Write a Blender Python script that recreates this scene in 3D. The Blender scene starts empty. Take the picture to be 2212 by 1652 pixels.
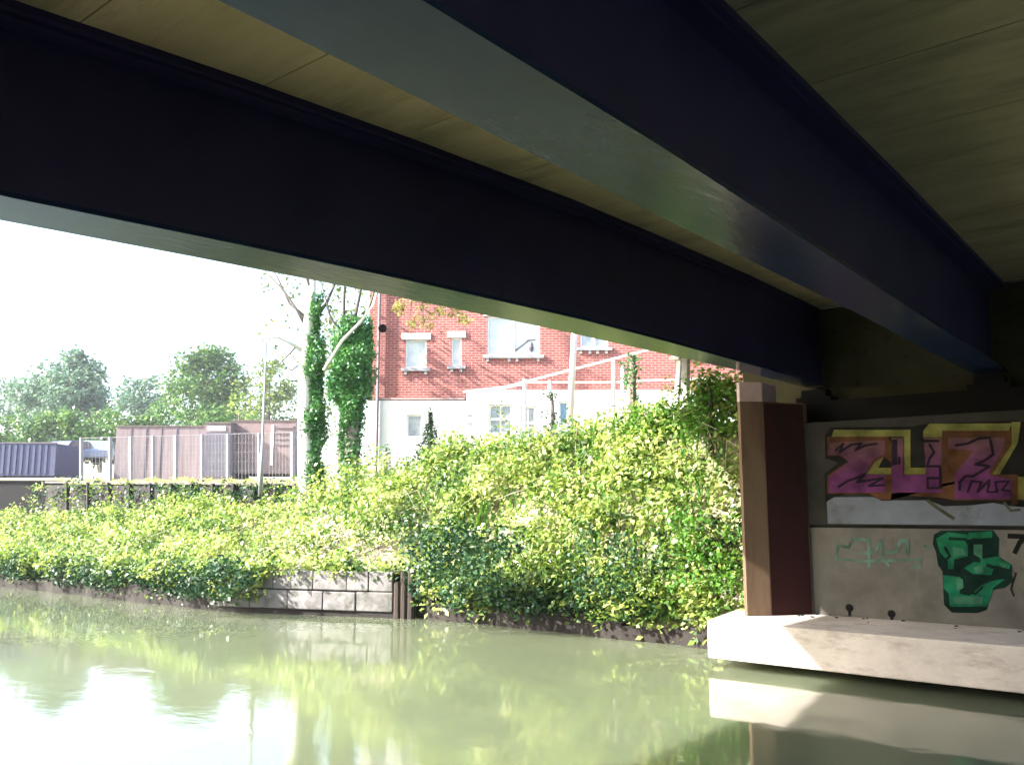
import bpy, bmesh, math, random
import numpy as np
from mathutils import Vector, Matrix
R = math.radians
sc = bpy.context.scene
COL = sc.collection
random.seed(7)
rng = np.random.default_rng(11)

# ------------------------------------------------------------------ camera
PITCH, YAW, EYE, FPX = R(8.08), R(39.273), 2.2, 1930.0
cd = bpy.data.cameras.new('camera'); cam = bpy.data.objects.new('camera', cd); COL.objects.link(cam)
cam.location = (0, 0, EYE); cam.rotation_euler = (R(90) + PITCH, 0, YAW)
cd.sensor_width = 36; cd.lens = 36 * FPX / 2212.0; cd.clip_start = .05; cd.clip_end = 3000
sc.camera = cam
# ------------------------------------------------------------------ sky, sun, exposure
SUN = Vector((-.52, -.66, .52)).normalized()
w = bpy.data.worlds.new('World'); sc.world = w; w.use_nodes = True
nt = w.node_tree
sky = nt.nodes.new('ShaderNodeTexSky'); sky.sky_type = 'NISHITA'; sky.sun_disc = False
sky.sun_elevation = math.asin(SUN.z); sky.sun_rotation = math.atan2(SUN.x, SUN.y)
sky.dust_density = 3.0; sky.air_density = 1.0; sky.ozone_density = 1.0
nt.links.new(sky.outputs[0], nt.nodes['Background'].inputs[0]); nt.nodes['Background'].inputs[1].default_value = .15
sd = bpy.data.lights.new('sun', 'SUN'); sd.energy = 4.6; sd.angle = R(.6); sd.color = (1, .95, .86)
so = bpy.data.objects.new('sun', sd); COL.objects.link(so); so.rotation_euler = SUN.to_track_quat('Z', 'Y').to_euler()
sc.view_settings.view_transform = 'Standard'; sc.view_settings.look = 'None'
sc.view_settings.exposure = 2.45; sc.view_settings.gamma = 1
sc.render.engine = 'CYCLES'
sc.cycles.max_bounces = 10; sc.cycles.diffuse_bounces = 5; sc.cycles.glossy_bounces = 4

# ------------------------------------------------------------------ measuring: a sight line of the photo meets a plane
FW = Vector((-math.sin(YAW) * math.cos(PITCH), math.cos(YAW) * math.cos(PITCH), math.sin(PITCH)))
RT = Vector((math.cos(YAW), math.sin(YAW), 0)); UP = RT.cross(FW)
FH = Vector((-math.sin(YAW), math.cos(YAW), 0))
CAM = Vector((0, 0, EYE))
def sight(x, y): return FW * FPX + RT * (x - 1106) - UP * (y - 826)
def at_y(x, y, Y): d = sight(x, y); return CAM + d * (Y / d.y)
def at_z(x, y, Z): d = sight(x, y); return CAM + d * ((Z - EYE) / d.z)
def at_d(x, y, D): d = sight(x, y); return CAM + d * (D / d.dot(FH))

# ------------------------------------------------------------------ object helpers
def tag(o, label=None, cat=None, group=None, kind=None):
    if label: o['label'] = label
    if cat: o['category'] = cat
    if group: o['group'] = group
    if kind: o['kind'] = kind
    return o
def empty(name, loc=(0, 0, 0), rz=0):
    o = bpy.data.objects.new(name, None); COL.objects.link(o); o.location = loc; o.rotation_euler = (0, 0, rz)
    o.empty_display_size = .2
    return o
class MB:
    def __init__(s): s.v = []; s.f = []; s.m = []; s.cur = 0
    def poly(s, pts):
        n = len(s.v); s.v += [tuple(p) for p in pts]; s.f.append(tuple(range(n, n + len(pts)))); s.m.append(s.cur)
    def box(s, x0, x1, y0, y1, z0, z1):
        n = len(s.v)
        s.v += [(x0, y0, z0), (x1, y0, z0), (x1, y1, z0), (x0, y1, z0), (x0, y0, z1), (x1, y0, z1), (x1, y1, z1), (x0, y1, z1)]
        for f in ((0, 3, 2, 1), (4, 5, 6, 7), (0, 1, 5, 4), (1, 2, 6, 5), (2, 3, 7, 6), (3, 0, 4, 7)):
            s.f.append(tuple(n + i for i in f)); s.m.append(s.cur)
    def bar(s, a, b, wd, ht):           # box beam between two points
        a = Vector(a); b = Vector(b); d = (b - a).normalized()
        up = Vector((0, 0, 1)) if abs(d.z) < .95 else Vector((0, 1, 0))
        x = d.cross(up).normalized() * wd / 2; u = x.cross(d).normalized() * ht / 2
        n = len(s.v)
        for p in (a, b): s.v += [tuple(p - x - u), tuple(p + x - u), tuple(p + x + u), tuple(p - x + u)]
        for f in ((0, 1, 2, 3), (7, 6, 5, 4), (0, 4, 5, 1), (1, 5, 6, 2), (2, 6, 7, 3), (3, 7, 4, 0)):
            s.f.append(tuple(n + i for i in f)); s.m.append(s.cur)
    def tube(s, pts, rad, seg=8):
        pts = [Vector(p) for p in pts]; n0 = len(s.v)
        for i, p in enumerate(pts):
            d = (pts[min(i + 1, len(pts) - 1)] - pts[max(i - 1, 0)]).normalized()
            ref = Vector((0, 0, 1)) if abs(d.z) < .9 else Vector((1, 0, 0))
            x = d.cross(ref).normalized(); y = d.cross(x)
            r = rad[i] if hasattr(rad, '__len__') else rad
            for k in range(seg):
                a = 2 * math.pi * k / seg; s.v.append(tuple(p + x * r * math.cos(a) + y * r * math.sin(a)))
        for i in range(len(pts) - 1):
            for k in range(seg):
                a = n0 + i * seg + k; b = n0 + i * seg + (k + 1) % seg
                s.f.append((a, b, b + seg, a + seg)); s.m.append(s.cur)
        s.f.append(tuple(n0 + k for k in range(seg))[::-1]); s.m.append(s.cur)
        s.f.append(tuple(n0 + (len(pts) - 1) * seg + k for k in range(seg))); s.m.append(s.cur)
    def prism(s, poly, f, t):           # poly of 2D points -> slab; f(u,v,depth) -> 3D
        n = len(s.v); k = len(poly)
        s.v += [tuple(f(u, v, 0)) for u, v in poly] + [tuple(f(u, v, t)) for u, v in poly]
        s.f.append(tuple(range(n, n + k))); s.f.append(tuple(range(n + k, n + 2 * k))[::-1]); s.m += [s.cur] * 2
        for i in range(k):
            j = (i + 1) % k; s.f.append((n + i, n + k + i, n + k + j, n + j)); s.m.append(s.cur)
    def build(s, name, mat, parent=None, smooth=False, bevel=0, loc=None, fix=True):
        me = bpy.data.meshes.new(name); me.from_pydata(s.v, [], s.f)
        for mm in (mat if isinstance(mat, (list, tuple)) else [mat]): me.materials.append(mm)
        me.polygons.foreach_set('material_index', s.m)
        if fix:
            bm = bmesh.new(); bm.from_mesh(me); bmesh.ops.recalc_face_normals(bm, faces=bm.faces); bm.to_mesh(me); bm.free()
        if smooth: me.polygons.foreach_set('use_smooth', [True] * len(me.polygons))
        me.update(); o = bpy.data.objects.new(name, me); COL.objects.link(o)
        if parent: o.parent = parent
        if loc is not None: o.location = loc
        if bevel:
            b = o.modifiers.new('bevel', 'BEVEL'); b.width = bevel; b.segments = 2; b.limit_method = 'ANGLE'; b.angle_limit = R(40)
        return o

# ------------------------------------------------------------------ materials
def mat(name, col, rough=.8, col2=None, scale=3, detail=6, bump=0, bscale=30, metallic=0, spec=.5, stretch=(1, 1, 1), lo=.35, hi=.65, stain=None, sscale=1.2, sstretch=(1, 1, 1), slo=.5, shi=.7):
    m = bpy.data.materials.new(name); m.use_nodes = True; t = m.node_tree; N = t.nodes; L = t.links
    p = N['Principled BSDF']; p.inputs['Roughness'].default_value = rough; p.inputs['Metallic'].default_value = metallic
    p.inputs['Specular IOR Level'].default_value = spec
    if name == 'worn_grey_blue_paint': p.inputs['Specular IOR Level'].default_value = .22; p.inputs['Specular Tint'].default_value = (.5, .75, 1, 1)
    tc = N.new('ShaderNodeTexCoord'); mp = N.new('ShaderNodeMapping'); mp.inputs['Scale'].default_value = stretch
    L.new(tc.outputs['Object'], mp.inputs[0])
    out = None
    if col2:
        n = N.new('ShaderNodeTexNoise'); n.inputs['Scale'].default_value = scale; n.inputs['Detail'].default_value = detail; n.inputs['Roughness'].default_value = .65
        L.new(mp.outputs[0], n.inputs['Vector'])
        r = N.new('ShaderNodeValToRGB'); r.color_ramp.elements[0].position = lo; r.color_ramp.elements[1].position = hi
        r.color_ramp.elements[0].color = (*col, 1); r.color_ramp.elements[1].color = (*col2, 1)
        L.new(n.outputs[0], r.inputs[0]); out = r.outputs[0]
    else:
        v = N.new('ShaderNodeRGB'); v.outputs[0].default_value = (*col, 1); out = v.outputs[0]
    if stain:
        mp2 = N.new('ShaderNodeMapping'); mp2.inputs['Scale'].default_value = sstretch; L.new(tc.outputs['Object'], mp2.inputs[0])
        n = N.new('ShaderNodeTexNoise'); n.inputs['Scale'].default_value = sscale; n.inputs['Detail'].default_value = 8; n.inputs['Roughness'].default_value = .7
        L.new(mp2.outputs[0], n.inputs['Vector'])
        r = N.new('ShaderNodeValToRGB'); r.color_ramp.elements[0].position = slo; r.color_ramp.elements[1].position = shi
        mx = N.new('ShaderNodeMix'); mx.data_type = 'RGBA'; L.new(n.outputs[0], r.inputs[0]); L.new(r.outputs[0], mx.inputs[0])
        L.new(out, mx.inputs[6]); mx.inputs[7].default_value = (*stain, 1); out = mx.outputs[2]
    L.new(out, p.inputs['Base Color'])
    if bump:
        n = N.new('ShaderNodeTexNoise'); n.inputs['Scale'].default_value = bscale; n.inputs['Detail'].default_value = 5
        L.new(mp.outputs[0], n.inputs['Vector'])
        b = N.new('ShaderNodeBump'); b.inputs['Strength'].default_value = bump; b.inputs['Distance'].default_value = .02
        L.new(n.outputs[0], b.inputs['Height']); L.new(b.outputs[0], p.inputs['Normal'])
    return m
def leafmat(name, stops, trans=.35, rough=.45, nscale=.9, spec=.4):
    m = bpy.data.materials.new(name); m.use_nodes = True; t = m.node_tree; N = t.nodes; L = t.links
    N.remove(N['Principled BSDF'])
    g = N.new('ShaderNodeNewGeometry'); tc = N.new('ShaderNodeTexCoord'); n = N.new('ShaderNodeTexNoise')
    n.inputs['Scale'].default_value = nscale; n.inputs['Detail'].default_value = 3; L.new(tc.outputs['Object'], n.inputs['Vector'])
    a = N.new('ShaderNodeMath'); a.operation = 'MULTIPLY_ADD'; L.new(g.outputs['Random Per Island'], a.inputs[0]); a.inputs[1].default_value = .45
    s = N.new('ShaderNodeMath'); s.operation = 'MULTIPLY_ADD'; L.new(n.outputs[0], s.inputs[0]); s.inputs[1].default_value = 1.6; s.inputs[2].default_value = -.53
    L.new(s.outputs[0], a.inputs[2])
    r = N.new('ShaderNodeValToRGB'); e = r.color_ramp.elements
    while len(e) < len(stops): e.new(.5)
    for i, c in enumerate(stops): e[i].position = i / (len(stops) - 1); e[i].color = (*c, 1)
    L.new(a.outputs[0], r.inputs[0])
    p = N.new('ShaderNodeBsdfPrincipled'); p.inputs['Roughness'].default_value = rough; p.inputs['Specular IOR Level'].default_value = spec
    L.new(r.outputs[0], p.inputs['Base Color'])
    tr = N.new('ShaderNodeBsdfTranslucent'); hs = N.new('ShaderNodeHueSaturation'); hs.inputs['Hue'].default_value = .485; hs.inputs['Value'].default_value = 1.35; hs.inputs['Saturation'].default_value = 1.1
    L.new(r.outputs[0], hs.inputs['Color']); L.new(hs.outputs[0], tr.inputs[0])
    mx = N.new('ShaderNodeMixShader'); mx.inputs[0].default_value = trans; L.new(p.outputs[0], mx.inputs[1]); L.new(tr.outputs[0], mx.inputs[2])
    L.new(mx.outputs[0], N['Material Output'].inputs[0])
    return m

M = {}
M['web'] = mat('dark_blue_paint', (.022, .020, .07), .5, (.034, .03, .095), 1.3, stain=(.03, .025, .03), sscale=2, sstretch=(1, .25, 1), slo=.6, shi=.8, spec=.3)
M['flange'] = mat('worn_grey_blue_paint', (.010, .020, .060), .17, (.018, .033, .075), 1.5, bump=.12, bscale=9, stretch=(1.8, .5, 1), stain=(.02, .022, .035), sscale=3.5, sstretch=(1, .35, 1), slo=.52, shi=.72)
M['soffit'] = mat('olive_stained_concrete', (.32, .275, .15), .9, (.42, .36, .21), 1.1, bump=.25, bscale=14, stretch=(.35, 1.6, 1), stain=(.15, .13, .08), sscale=1.6, sstretch=(.4, 1.8, 1), slo=.5, shi=.8)
M['soffit_dark'] = mat('joint_dark', (.02, .018, .012), .95)
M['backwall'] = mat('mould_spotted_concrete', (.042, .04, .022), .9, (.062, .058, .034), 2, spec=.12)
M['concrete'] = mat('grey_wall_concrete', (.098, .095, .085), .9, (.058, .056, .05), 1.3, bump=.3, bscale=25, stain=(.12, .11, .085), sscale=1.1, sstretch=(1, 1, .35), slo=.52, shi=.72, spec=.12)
M['upper'] = mat('shade_dark_upper_concrete', (.013, .0135, .011), .9, (.026, .026, .023), 1.1, bump=.3, bscale=25, stain=(.015, .015, .012), sscale=.9, slo=.5, shi=.7, spec=.12)  # much darker than the lower wall: shade under the deck put into the colour
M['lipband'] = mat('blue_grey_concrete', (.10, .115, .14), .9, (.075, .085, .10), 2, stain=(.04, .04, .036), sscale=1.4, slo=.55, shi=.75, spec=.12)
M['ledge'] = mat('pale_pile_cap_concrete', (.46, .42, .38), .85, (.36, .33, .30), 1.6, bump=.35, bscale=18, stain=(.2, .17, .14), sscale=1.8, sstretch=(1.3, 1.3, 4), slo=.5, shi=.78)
M['pillar'] = mat('brown_stained_concrete', (.10, .066, .042), .9, (.14, .095, .062), 1.6, stretch=(1, 1, .3), stain=(.07, .035, .03), sscale=1.5, sstretch=(2, 2, .3), slo=.5, shi=.7, spec=.12)
M['pillar_red'] = mat('dark_red_side', (.038, .012, .011), .9, (.022, .011, .010), 1.5, stretch=(1, 1, .3), spec=.12)
M['dull_pink'] = mat('dull_pink_masonry', (.42, .30, .29), .85, (.34, .26, .25), 5)
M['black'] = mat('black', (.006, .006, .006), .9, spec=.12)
M['grey_stone'] = mat('weathered_block_stone', (.10, .095, .095), .9, (.20, .19, .195), 2.2, bump=.7, bscale=8, stain=(.04, .045, .03), sscale=2.0, slo=.5, shi=.68)
M['rust'] = mat('rotten_brown_timber', (.035, .022, .016), .9, (.02, .015, .013), 4, stretch=(1, 1, .3), bump=.4)
M['white_render'] = mat('white_render', (.80, .79, .77), .85, (.72, .72, .71), 1.1, stain=(.6, .6, .58), sscale=.8, slo=.55, shi=.8)
M['white_paint'] = mat('white_upvc', (.82, .82, .82), .4)
M['curtain'] = mat('pale_blind_behind_glass', (.42, .48, .48), .25, (.6, .64, .63), 2.5, spec=.8)
M['glass_grey'] = mat('blue_grey_glass', (.20, .24, .28), .15, (.42, .46, .48), 3.1, spec=.9)
M['glass_blue'] = mat('blue_glass', (.12, .22, .36), .2, (.25, .38, .5), 2)
M['grey_sill'] = mat('grey_stone_sill', (.30, .30, .32), .8)
M['lintel'] = mat('white_stone_lintel', (.78, .77, .75), .8)
M['roof'] = mat('dark_slate', (.06, .055, .055), .7, (.10, .09, .09), 8)
M['pipe'] = mat('dark_plum_pipe', (.16, .12, .14), .5)
M['rail'] = mat('pale_pink_painted_metal', (.66, .60, .58), .5, (.5, .45, .43), 8)
M['whitepole'] = mat('white_painted_pole', (.72, .70, .68), .5, (.6, .57, .55), 4, stretch=(1, 1, .3))
M['greypost'] = mat('grey_concrete_post', (.28, .28, .27), .85, (.20, .21, .20), 6)
M['galv'] = mat('galvanised_steel', (.22, .23, .23), .6, (.16, .17, .18), 6)
M['bark'] = mat('grey_bark', (.20, .17, .14), .9, (.11, .095, .08), 7, stretch=(1, 1, .25), bump=.6, bscale=12)
M['palebark'] = mat('pale_smooth_bark', (.62, .60, .54), .85, (.48, .46, .40), 3, stretch=(1, 1, .5), bump=.3)
M['twig'] = mat('brown_twig', (.05, .04, .035), .9, (.09, .075, .06), 5)
M['earth'] = mat('shade_dark_earth', (.012, .009, .009), .95, (.02, .016, .014), 5, bump=.5, bscale=6)
M['ground'] = mat('rough_grass_ground', (.10, .13, .04), .95, (.20, .19, .10), 1.2, bump=.5, bscale=10, stain=(.34, .28, .24), sscale=.25, slo=.5, shi=.6)
M['tow'] = mat('towpath_gravel', (.25, .23, .2), .95, (.33, .3, .27), 6, bump=.4)
M['blue_van'] = mat('blue_painted_panels', (.025, .03, .085), .6, (.035, .042, .11), 3)
M['mauve'] = mat('mauve_board', (.14, .11, .12), .85, (.20, .155, .17), 1.3, stretch=(3, 1, .3))
M['lilac'] = mat('lilac_grey_board', (.075, .07, .095), .85, (.11, .10, .13), 2)
M['shadewood'] = mat('shade_black_timber', (.007, .0055, .008), .9, (.012, .009, .012), 4, stretch=(1, 1, .2))  # near black, so boards and box carry the shade in their colour
M['rail_brown'] = mat('weathered_top_rail', (.07, .055, .052), .85, (.12, .10, .09), 5)
M['carpaint'] = mat('dark_navy_car_paint', (.03, .035, .08), .25, spec=.8)
M['carwhite'] = mat('pale_blue_car_paint', (.22, .26, .36), .3, spec=.8)
M['tyre'] = mat('tyre_rubber', (.02, .02, .02), .85)
M['carglass'] = mat('car_glass', (.05, .06, .08), .1, spec=1)

# brick for the house: object space, courses on the local xz plane
def brickmat():
    m = bpy.data.materials.new('red_brick'); m.use_nodes = True; t = m.node_tree; N = t.nodes; L = t.links; p = N['Principled BSDF']; p.inputs['Roughness'].default_value = .9
    tc = N.new('ShaderNodeTexCoord'); sx = N.new('ShaderNodeSeparateXYZ'); cx = N.new('ShaderNodeCombineXYZ'); L.new(tc.outputs['Object'], sx.inputs[0])
    ad = N.new('ShaderNodeMath'); L.new(sx.outputs[0], ad.inputs[0]); L.new(sx.outputs[1], ad.inputs[1]); L.new(ad.outputs[0], cx.inputs[0]); L.new(sx.outputs[2], cx.inputs[1])
    b = N.new('ShaderNodeTexBrick'); L.new(cx.outputs[0], b.inputs[0]); b.inputs['Scale'].default_value = 1
    b.inputs['Brick Width'].default_value = .225; b.inputs['Row Height'].default_value = .075; b.inputs['Mortar Size'].default_value = .009
    b.inputs['Color1'].default_value = (.31, .085, .07, 1); b.inputs['Color2'].default_value = (.23, .055, .055, 1); b.inputs['Mortar'].default_value = (.40, .26, .24, 1)
    n = N.new('ShaderNodeTexNoise'); n.inputs['Scale'].default_value = .6; L.new(tc.outputs['Object'], n.inputs['Vector'])
    hs = N.new('ShaderNodeHueSaturation'); mr = N.new('ShaderNodeMapRange'); mr.inputs[3].default_value = .75; mr.inputs[4].default_value = 1.25
    L.new(n.outputs[0], mr.inputs[0]); L.new(mr.outputs[0], hs.inputs['Value']); L.new(b.outputs[0], hs.inputs['Color']); L.new(hs.outputs[0], p.inputs['Base Color'])
    bp = N.new('ShaderNodeBump'); bp.inputs['Strength'].default_value = .5; bp.inputs['Distance'].default_value = .01; bp.invert = True
    L.new(b.outputs['Fac'], bp.inputs['Height']); L.new(bp.outputs[0], p.inputs['Normal'])
    return m
M['brick'] = brickmat()
def blockstone():
    m = M['grey_stone']; t = m.node_tree; return m
def watermat():
    m = bpy.data.materials.new('murky_river_water'); m.use_nodes = True; t = m.node_tree; N = t.nodes; L = t.links; p = N['Principled BSDF']
    p.inputs['Roughness'].default_value = .05; p.inputs['IOR'].default_value = 1.33; p.inputs['Specular IOR Level'].default_value = .75
    p.subsurface_method = 'BURLEY'; p.inputs['Subsurface Weight'].default_value = 1; p.inputs['Subsurface Radius'].default_value = (1, 1, .8); p.inputs['Subsurface Scale'].default_value = .9
    tc = N.new('ShaderNodeTexCoord')
    n0 = N.new('ShaderNodeTexNoise'); n0.inputs['Scale'].default_value = .25; n0.inputs['Detail'].default_value = 3; L.new(tc.outputs['Object'], n0.inputs['Vector'])
    r = N.new('ShaderNodeValToRGB'); r.color_ramp.elements[0].color = (.10, .12, .075, 1); r.color_ramp.elements[1].color = (.125, .145, .092, 1)
    r.color_ramp.elements[0].position = .3; r.color_ramp.elements[1].position = .7
    L.new(n0.outputs[0], r.inputs[0]); L.new(r.outputs[0], p.inputs['Base Color'])
    mp = N.new('ShaderNodeMapping'); mp.inputs['Scale'].default_value = (.7, 1.2, 1); L.new(tc.outputs['Object'], mp.inputs[0])
    n1 = N.new('ShaderNodeTexNoise'); n1.inputs['Scale'].default_value = 1.3; n1.inputs['Detail'].default_value = 3; n1.inputs['Distortion'].default_value = .8; L.new(mp.outputs[0], n1.inputs['Vector'])
    n2 = N.new('ShaderNodeTexNoise'); n2.inputs['Scale'].default_value = 5; n2.inputs['Detail'].default_value = 2; L.new(mp.outputs[0], n2.inputs['Vector'])
    b1 = N.new('ShaderNodeBump'); b1.inputs['Strength'].default_value = .17; b1.inputs['Distance'].default_value = .02; L.new(n1.outputs[0], b1.inputs['Height'])
    b2 = N.new('ShaderNodeBump'); b2.inputs['Strength'].default_value = .2; b2.inputs['Distance'].default_value = .004; L.new(n2.outputs[0], b2.inputs['Height']); L.new(b1.outputs[0], b2.inputs['Normal'])
    L.new(b2.outputs[0], p.inputs['Normal'])
    return m
M['water'] = watermat()
M['l_bramble'] = leafmat('bramble_leaves', [(.010, .035, .010), (.05, .12, .025), (.17, .26, .055), (.37, .43, .14), (.52, .54, .30)], .38, nscale=1.3)
M['l_dark'] = leafmat('dark_shrub_leaves', [(.006, .028, .012), (.016, .058, .022), (.05, .12, .04)], .15)
M['l_green'] = leafmat('fresh_green_leaves', [(.03, .11, .02), (.07, .19, .03), (.13, .28, .04)], .35)
M['l_ivy'] = leafmat('ivy_leaves', [(.018, .075, .022), (.05, .17, .045), (.11, .27, .07)], .15)
M['l_pale'] = leafmat('pale_yellow_leaves', [(.20, .24, .06), (.32, .33, .09), (.42, .40, .16)], .45)
M['l_blue'] = leafmat('blue_green_leaves', [(.05, .105, .075), (.10, .18, .12), (.19, .28, .16)], .25)  # blue cast of distant haze mixed into the leaf colour
M['l_mid'] = leafmat('mid_green_leaves', [(.03, .085, .03), (.065, .15, .04), (.18, .27, .06)], .25)
M['l_crown'] = leafmat('yellow_green_crown_leaves', [(.045, .085, .02), (.10, .155, .035), (.19, .23, .07)], .4)
M['l_autumn'] = leafmat('yellowing_leaves', [(.13, .15, .04), (.22, .22, .07), (.30, .25, .11)], .45)
M['l_dry'] = leafmat('dry_grey_stems', [(.30, .28, .22), (.45, .42, .34), (.2, .19, .14)], .25)

# ------------------------------------------------------------------ leaves
def leaf_obj(name, P, size, mtl, parent=None, upb=.6, loc=None, size_var=.4, aspect=.62, extra=None):
    P = np.asarray(P, dtype=np.float64); n = len(P)
    nrm = rng.normal(size=(n, 3)); nrm[:, 2] = np.abs(nrm[:, 2]) * .9 + upb
    if extra is not None: nrm += extra
    nrm /= np.linalg.norm(nrm, axis=1)[:, None]
    a = rng.normal(size=(n, 3)); a -= nrm * (a * nrm).sum(1)[:, None]; a /= np.linalg.norm(a, axis=1)[:, None]
    b = np.cross(nrm, a); s = size * (1 + size_var * rng.uniform(-1, 1, n))[:, None]
    V = np.empty((n, 4, 3)); V[:, 0] = P - a * s * .5; V[:, 2] = P + a * s * .5 - nrm * s * .12
    V[:, 1] = P + b * s * aspect * .5 + nrm * s * .08; V[:, 3] = P - b * s * aspect * .5 + nrm * s * .08
    if loc is not None: V -= np.array(loc)
    me = bpy.data.meshes.new(name); me.vertices.add(4 * n); me.vertices.foreach_set('co', V.ravel())
    me.loops.add(4 * n); me.loops.foreach_set('vertex_index', np.arange(4 * n, dtype=np.int32))
    me.polygons.add(n); me.polygons.foreach_set('loop_start', np.arange(0, 4 * n, 4, dtype=np.int32)); me.polygons.foreach_set('loop_total', np.full(n, 4, dtype=np.int32))
    me.materials.append(mtl); me.update(calc_edges=True)
    o = bpy.data.objects.new(name, me); COL.objects.link(o)
    if parent: o.parent = parent
    if loc is not None and not parent: o.location = loc
    return o
def blob_pts(blobs, dens):
    out = []
    for (x, y, z, rx, ry, rz) in blobs:
        n = max(6, int(dens * (rx * ry * rz) ** (2 / 3)))
        d = rng.normal(size=(n, 3)); d /= np.linalg.norm(d, axis=1)[:, None]
        r = rng.uniform(.55, 1.08, n)[:, None] * (1 + .15 * rng.normal(size=(n, 1)))
        out.append(np.array([x, y, z]) + d * r * np.array([rx, ry, rz]))
    return np.concatenate(out)

# ------------------------------------------------------------------ ground
def ip(x, xs, ys): return np.interp(x, xs, ys)
BX = [-400, -60, -28.3, -17.3, -14.6, -13.6, -11, -7.1, -6.2, -6.1, 5.9, 6.1, 30, 400]
BY = [11, 11, 11.1, 11.5, 12.6, 13.35, 13.45, 13.4, 13.5, 14.6, 14.6, 13.4, 13.2, 13]
CX = [-400, -60, -40, -28, -22, -19, -16, -13, -10, -7, 6, 30, 400]
CZ = [1.45, 1.45, 1.5, 1.7, 1.95, 2.25, 2.8, 3.1, 3.45, 3.95, 4.4, 3.4, 3.0]
def yb(x): return ip(x, BX, BY)
def zc(x): return ip(x, CX, CZ)
def hgt(x, y):
    x = np.asarray(x, float); y = np.asarray(y, float)
    t = y - yb(x); wdt = np.where((x > -6.15) & (x < 6.0), .6, np.maximum(16 - yb(x), 2.2) - .0)
    u = np.clip((t + .25) / wdt, 0, 1); crest = zc(x)
    far = -.8 + (crest + .8) * (u ** .8)
    behind = np.clip((y - 16.5) / np.where(x < -19, 1.0, 6), 0, 1)
    D = -x * math.sin(YAW) + y * math.cos(YAW)
    base = 2.55 + np.clip((D - 30) / 20, 0, 1) * 1.3 + np.clip((D - 50) / 60, 0, 1) * 2.0
    house = np.where(x > -16, np.maximum(base, np.clip(4.3 - (y - 18) * .12, 2.6, 5)), base)
    far = np.where(y > 16.5, far * (1 - behind) + house * behind, far)
    near = np.clip((1.6 - y) / .25, 0, 1); nz = -.8 + near * 1.35 + np.clip((-3 - y) / 4, 0, 1) * 3
    return np.where(y < 5, nz, far)
xs = np.concatenate([np.array([-900, -500, -300, -180, -120]), np.arange(-90, -34, 4.), np.arange(-34, -6.5, .35), np.array([-6.3, -6.15, -6.05, -5, -2, 0, 3, 5, 5.85, 6.05, 6.3, 8, 11, 14, 20, 30, 50, 100, 300, 900])])
ys = np.concatenate([np.array([-900, -400, -100, -40, -15, -8, -7, -5, -3, -1, .5, 1.2, 1.35, 1.45, 1.55, 1.65, 2.5, 6, 9]), np.arange(10.4, 18, .3), np.arange(18, 30, 1.), np.arange(30, 80, 5.), np.array([90, 120, 200, 400, 900])])
X, Y = np.meshgrid(xs, ys, indexing='ij'); Z = hgt(X, Y)
inb = (X > -60) & (X < -6.4) & (Y > 11) & (Y < 17); Z = Z + np.where(inb, rng.normal(0, .05, Z.shape), 0)
g = MB(); g.v = list(zip(X.ravel().tolist(), Y.ravel().tolist(), Z.ravel().tolist())); ny = len(ys)
g.f = [(i * ny + j, (i + 1) * ny + j, (i + 1) * ny + j + 1, i * ny + j + 1) for i in range(len(xs) - 1) for j in range(ny - 1)]; g.m = [0] * len(g.f)
tag(g.build('ground', M['ground'], smooth=True, fix=False), kind='structure')
wt = MB(); wt.poly([(-900, -2, 0), (900, -2, 0), (900, 16, 0), (-900, 16, 0)])
tag(wt.build('water', M['water']), kind='structure')
tw = MB(); tw.box(-60, 40, -4.9, 1.3, .4, .62)
tag(tw.build('path', M['tow']), kind='structure')

# ------------------------------------------------------------------ bridge
bridge = empty('road_bridge', (0, 13.5, 0))
tag(bridge, 'low road bridge over the river with dark blue girders and an olive stained concrete underside', 'bridge')
OFF = Vector((0, -13.5, 0))
def bpart(mb, name, m, parent=None, **k):
    o = mb.build(name, m, **k)
    if parent is None: o.parent = bridge; o.location = OFF
    else: o.parent = parent
    return o
ZF = 4.15; ZS = 5.45
AY = [-2.4, 2.2, 3.7, 5.3, 7.5, 9.1, 11.7, 14.39]
AO = [-6.95, -6.44, -6.2, -5.98, -5.74, -5.62, -5.44, -5.38]
AI = [-6.3, -5.89, -5.65, -5.43, -5.2, -5.13, -5.09, -5.10]
def girder(ys_, xo, xi, label=None):
    n = len(ys_); web = MB(); fl = MB()
    xm = [(a + b) / 2 for a, b in zip(xo, xi)]
    def strip(mb, l, r, z0, z1):
        b = len(mb.v)
        for i in range(n): mb.v += [(l[i], ys_[i], z0), (r[i], ys_[i], z0), (r[i], ys_[i], z1), (l[i], ys_[i], z1)]
        for i in range(n - 1):
            for k in range(4):
                q = b + 4 * i + k; q2 = b + 4 * i + (k + 1) % 4; mb.f.append((q, q2, q2 + 4, q + 4)); mb.m.append(0)
        mb.f += [(b, b + 1, b + 2, b + 3), (b + 4 * n - 1, b + 4 * n - 2, b + 4 * n - 3, b + 4 * n - 4)]; mb.m += [0, 0]
    off = lambda d: [x + d for x in xm]
    strip(fl, xo, xi, ZF, ZF + .035)
    strip(web, off(-.02), off(.02), ZF + .037, ZS - .04)
    tp = [1 - (.8 * max(0, (y_ - 3) / 11) if label and 'outermost' in label else 0) for y_ in ys_]
    sd2 = lambda k: [x + k * t_ for x, t_ in zip(xm, tp)]
    strip(web, sd2(-.2), sd2(.2), ZS - .075, ZS - .042)
    strip(web, sd2(-.26), sd2(.26), ZS - .039, ZS + .02)          # haunch
    o = bpart(web, 'girder', M['web']); bpart(fl, 'bottom_flange', M['flange'], o)
    if label: o['label'] = label
    return o
girder(AY, AO, AI, 'outermost dark blue girder with a narrow pale underside')
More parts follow.
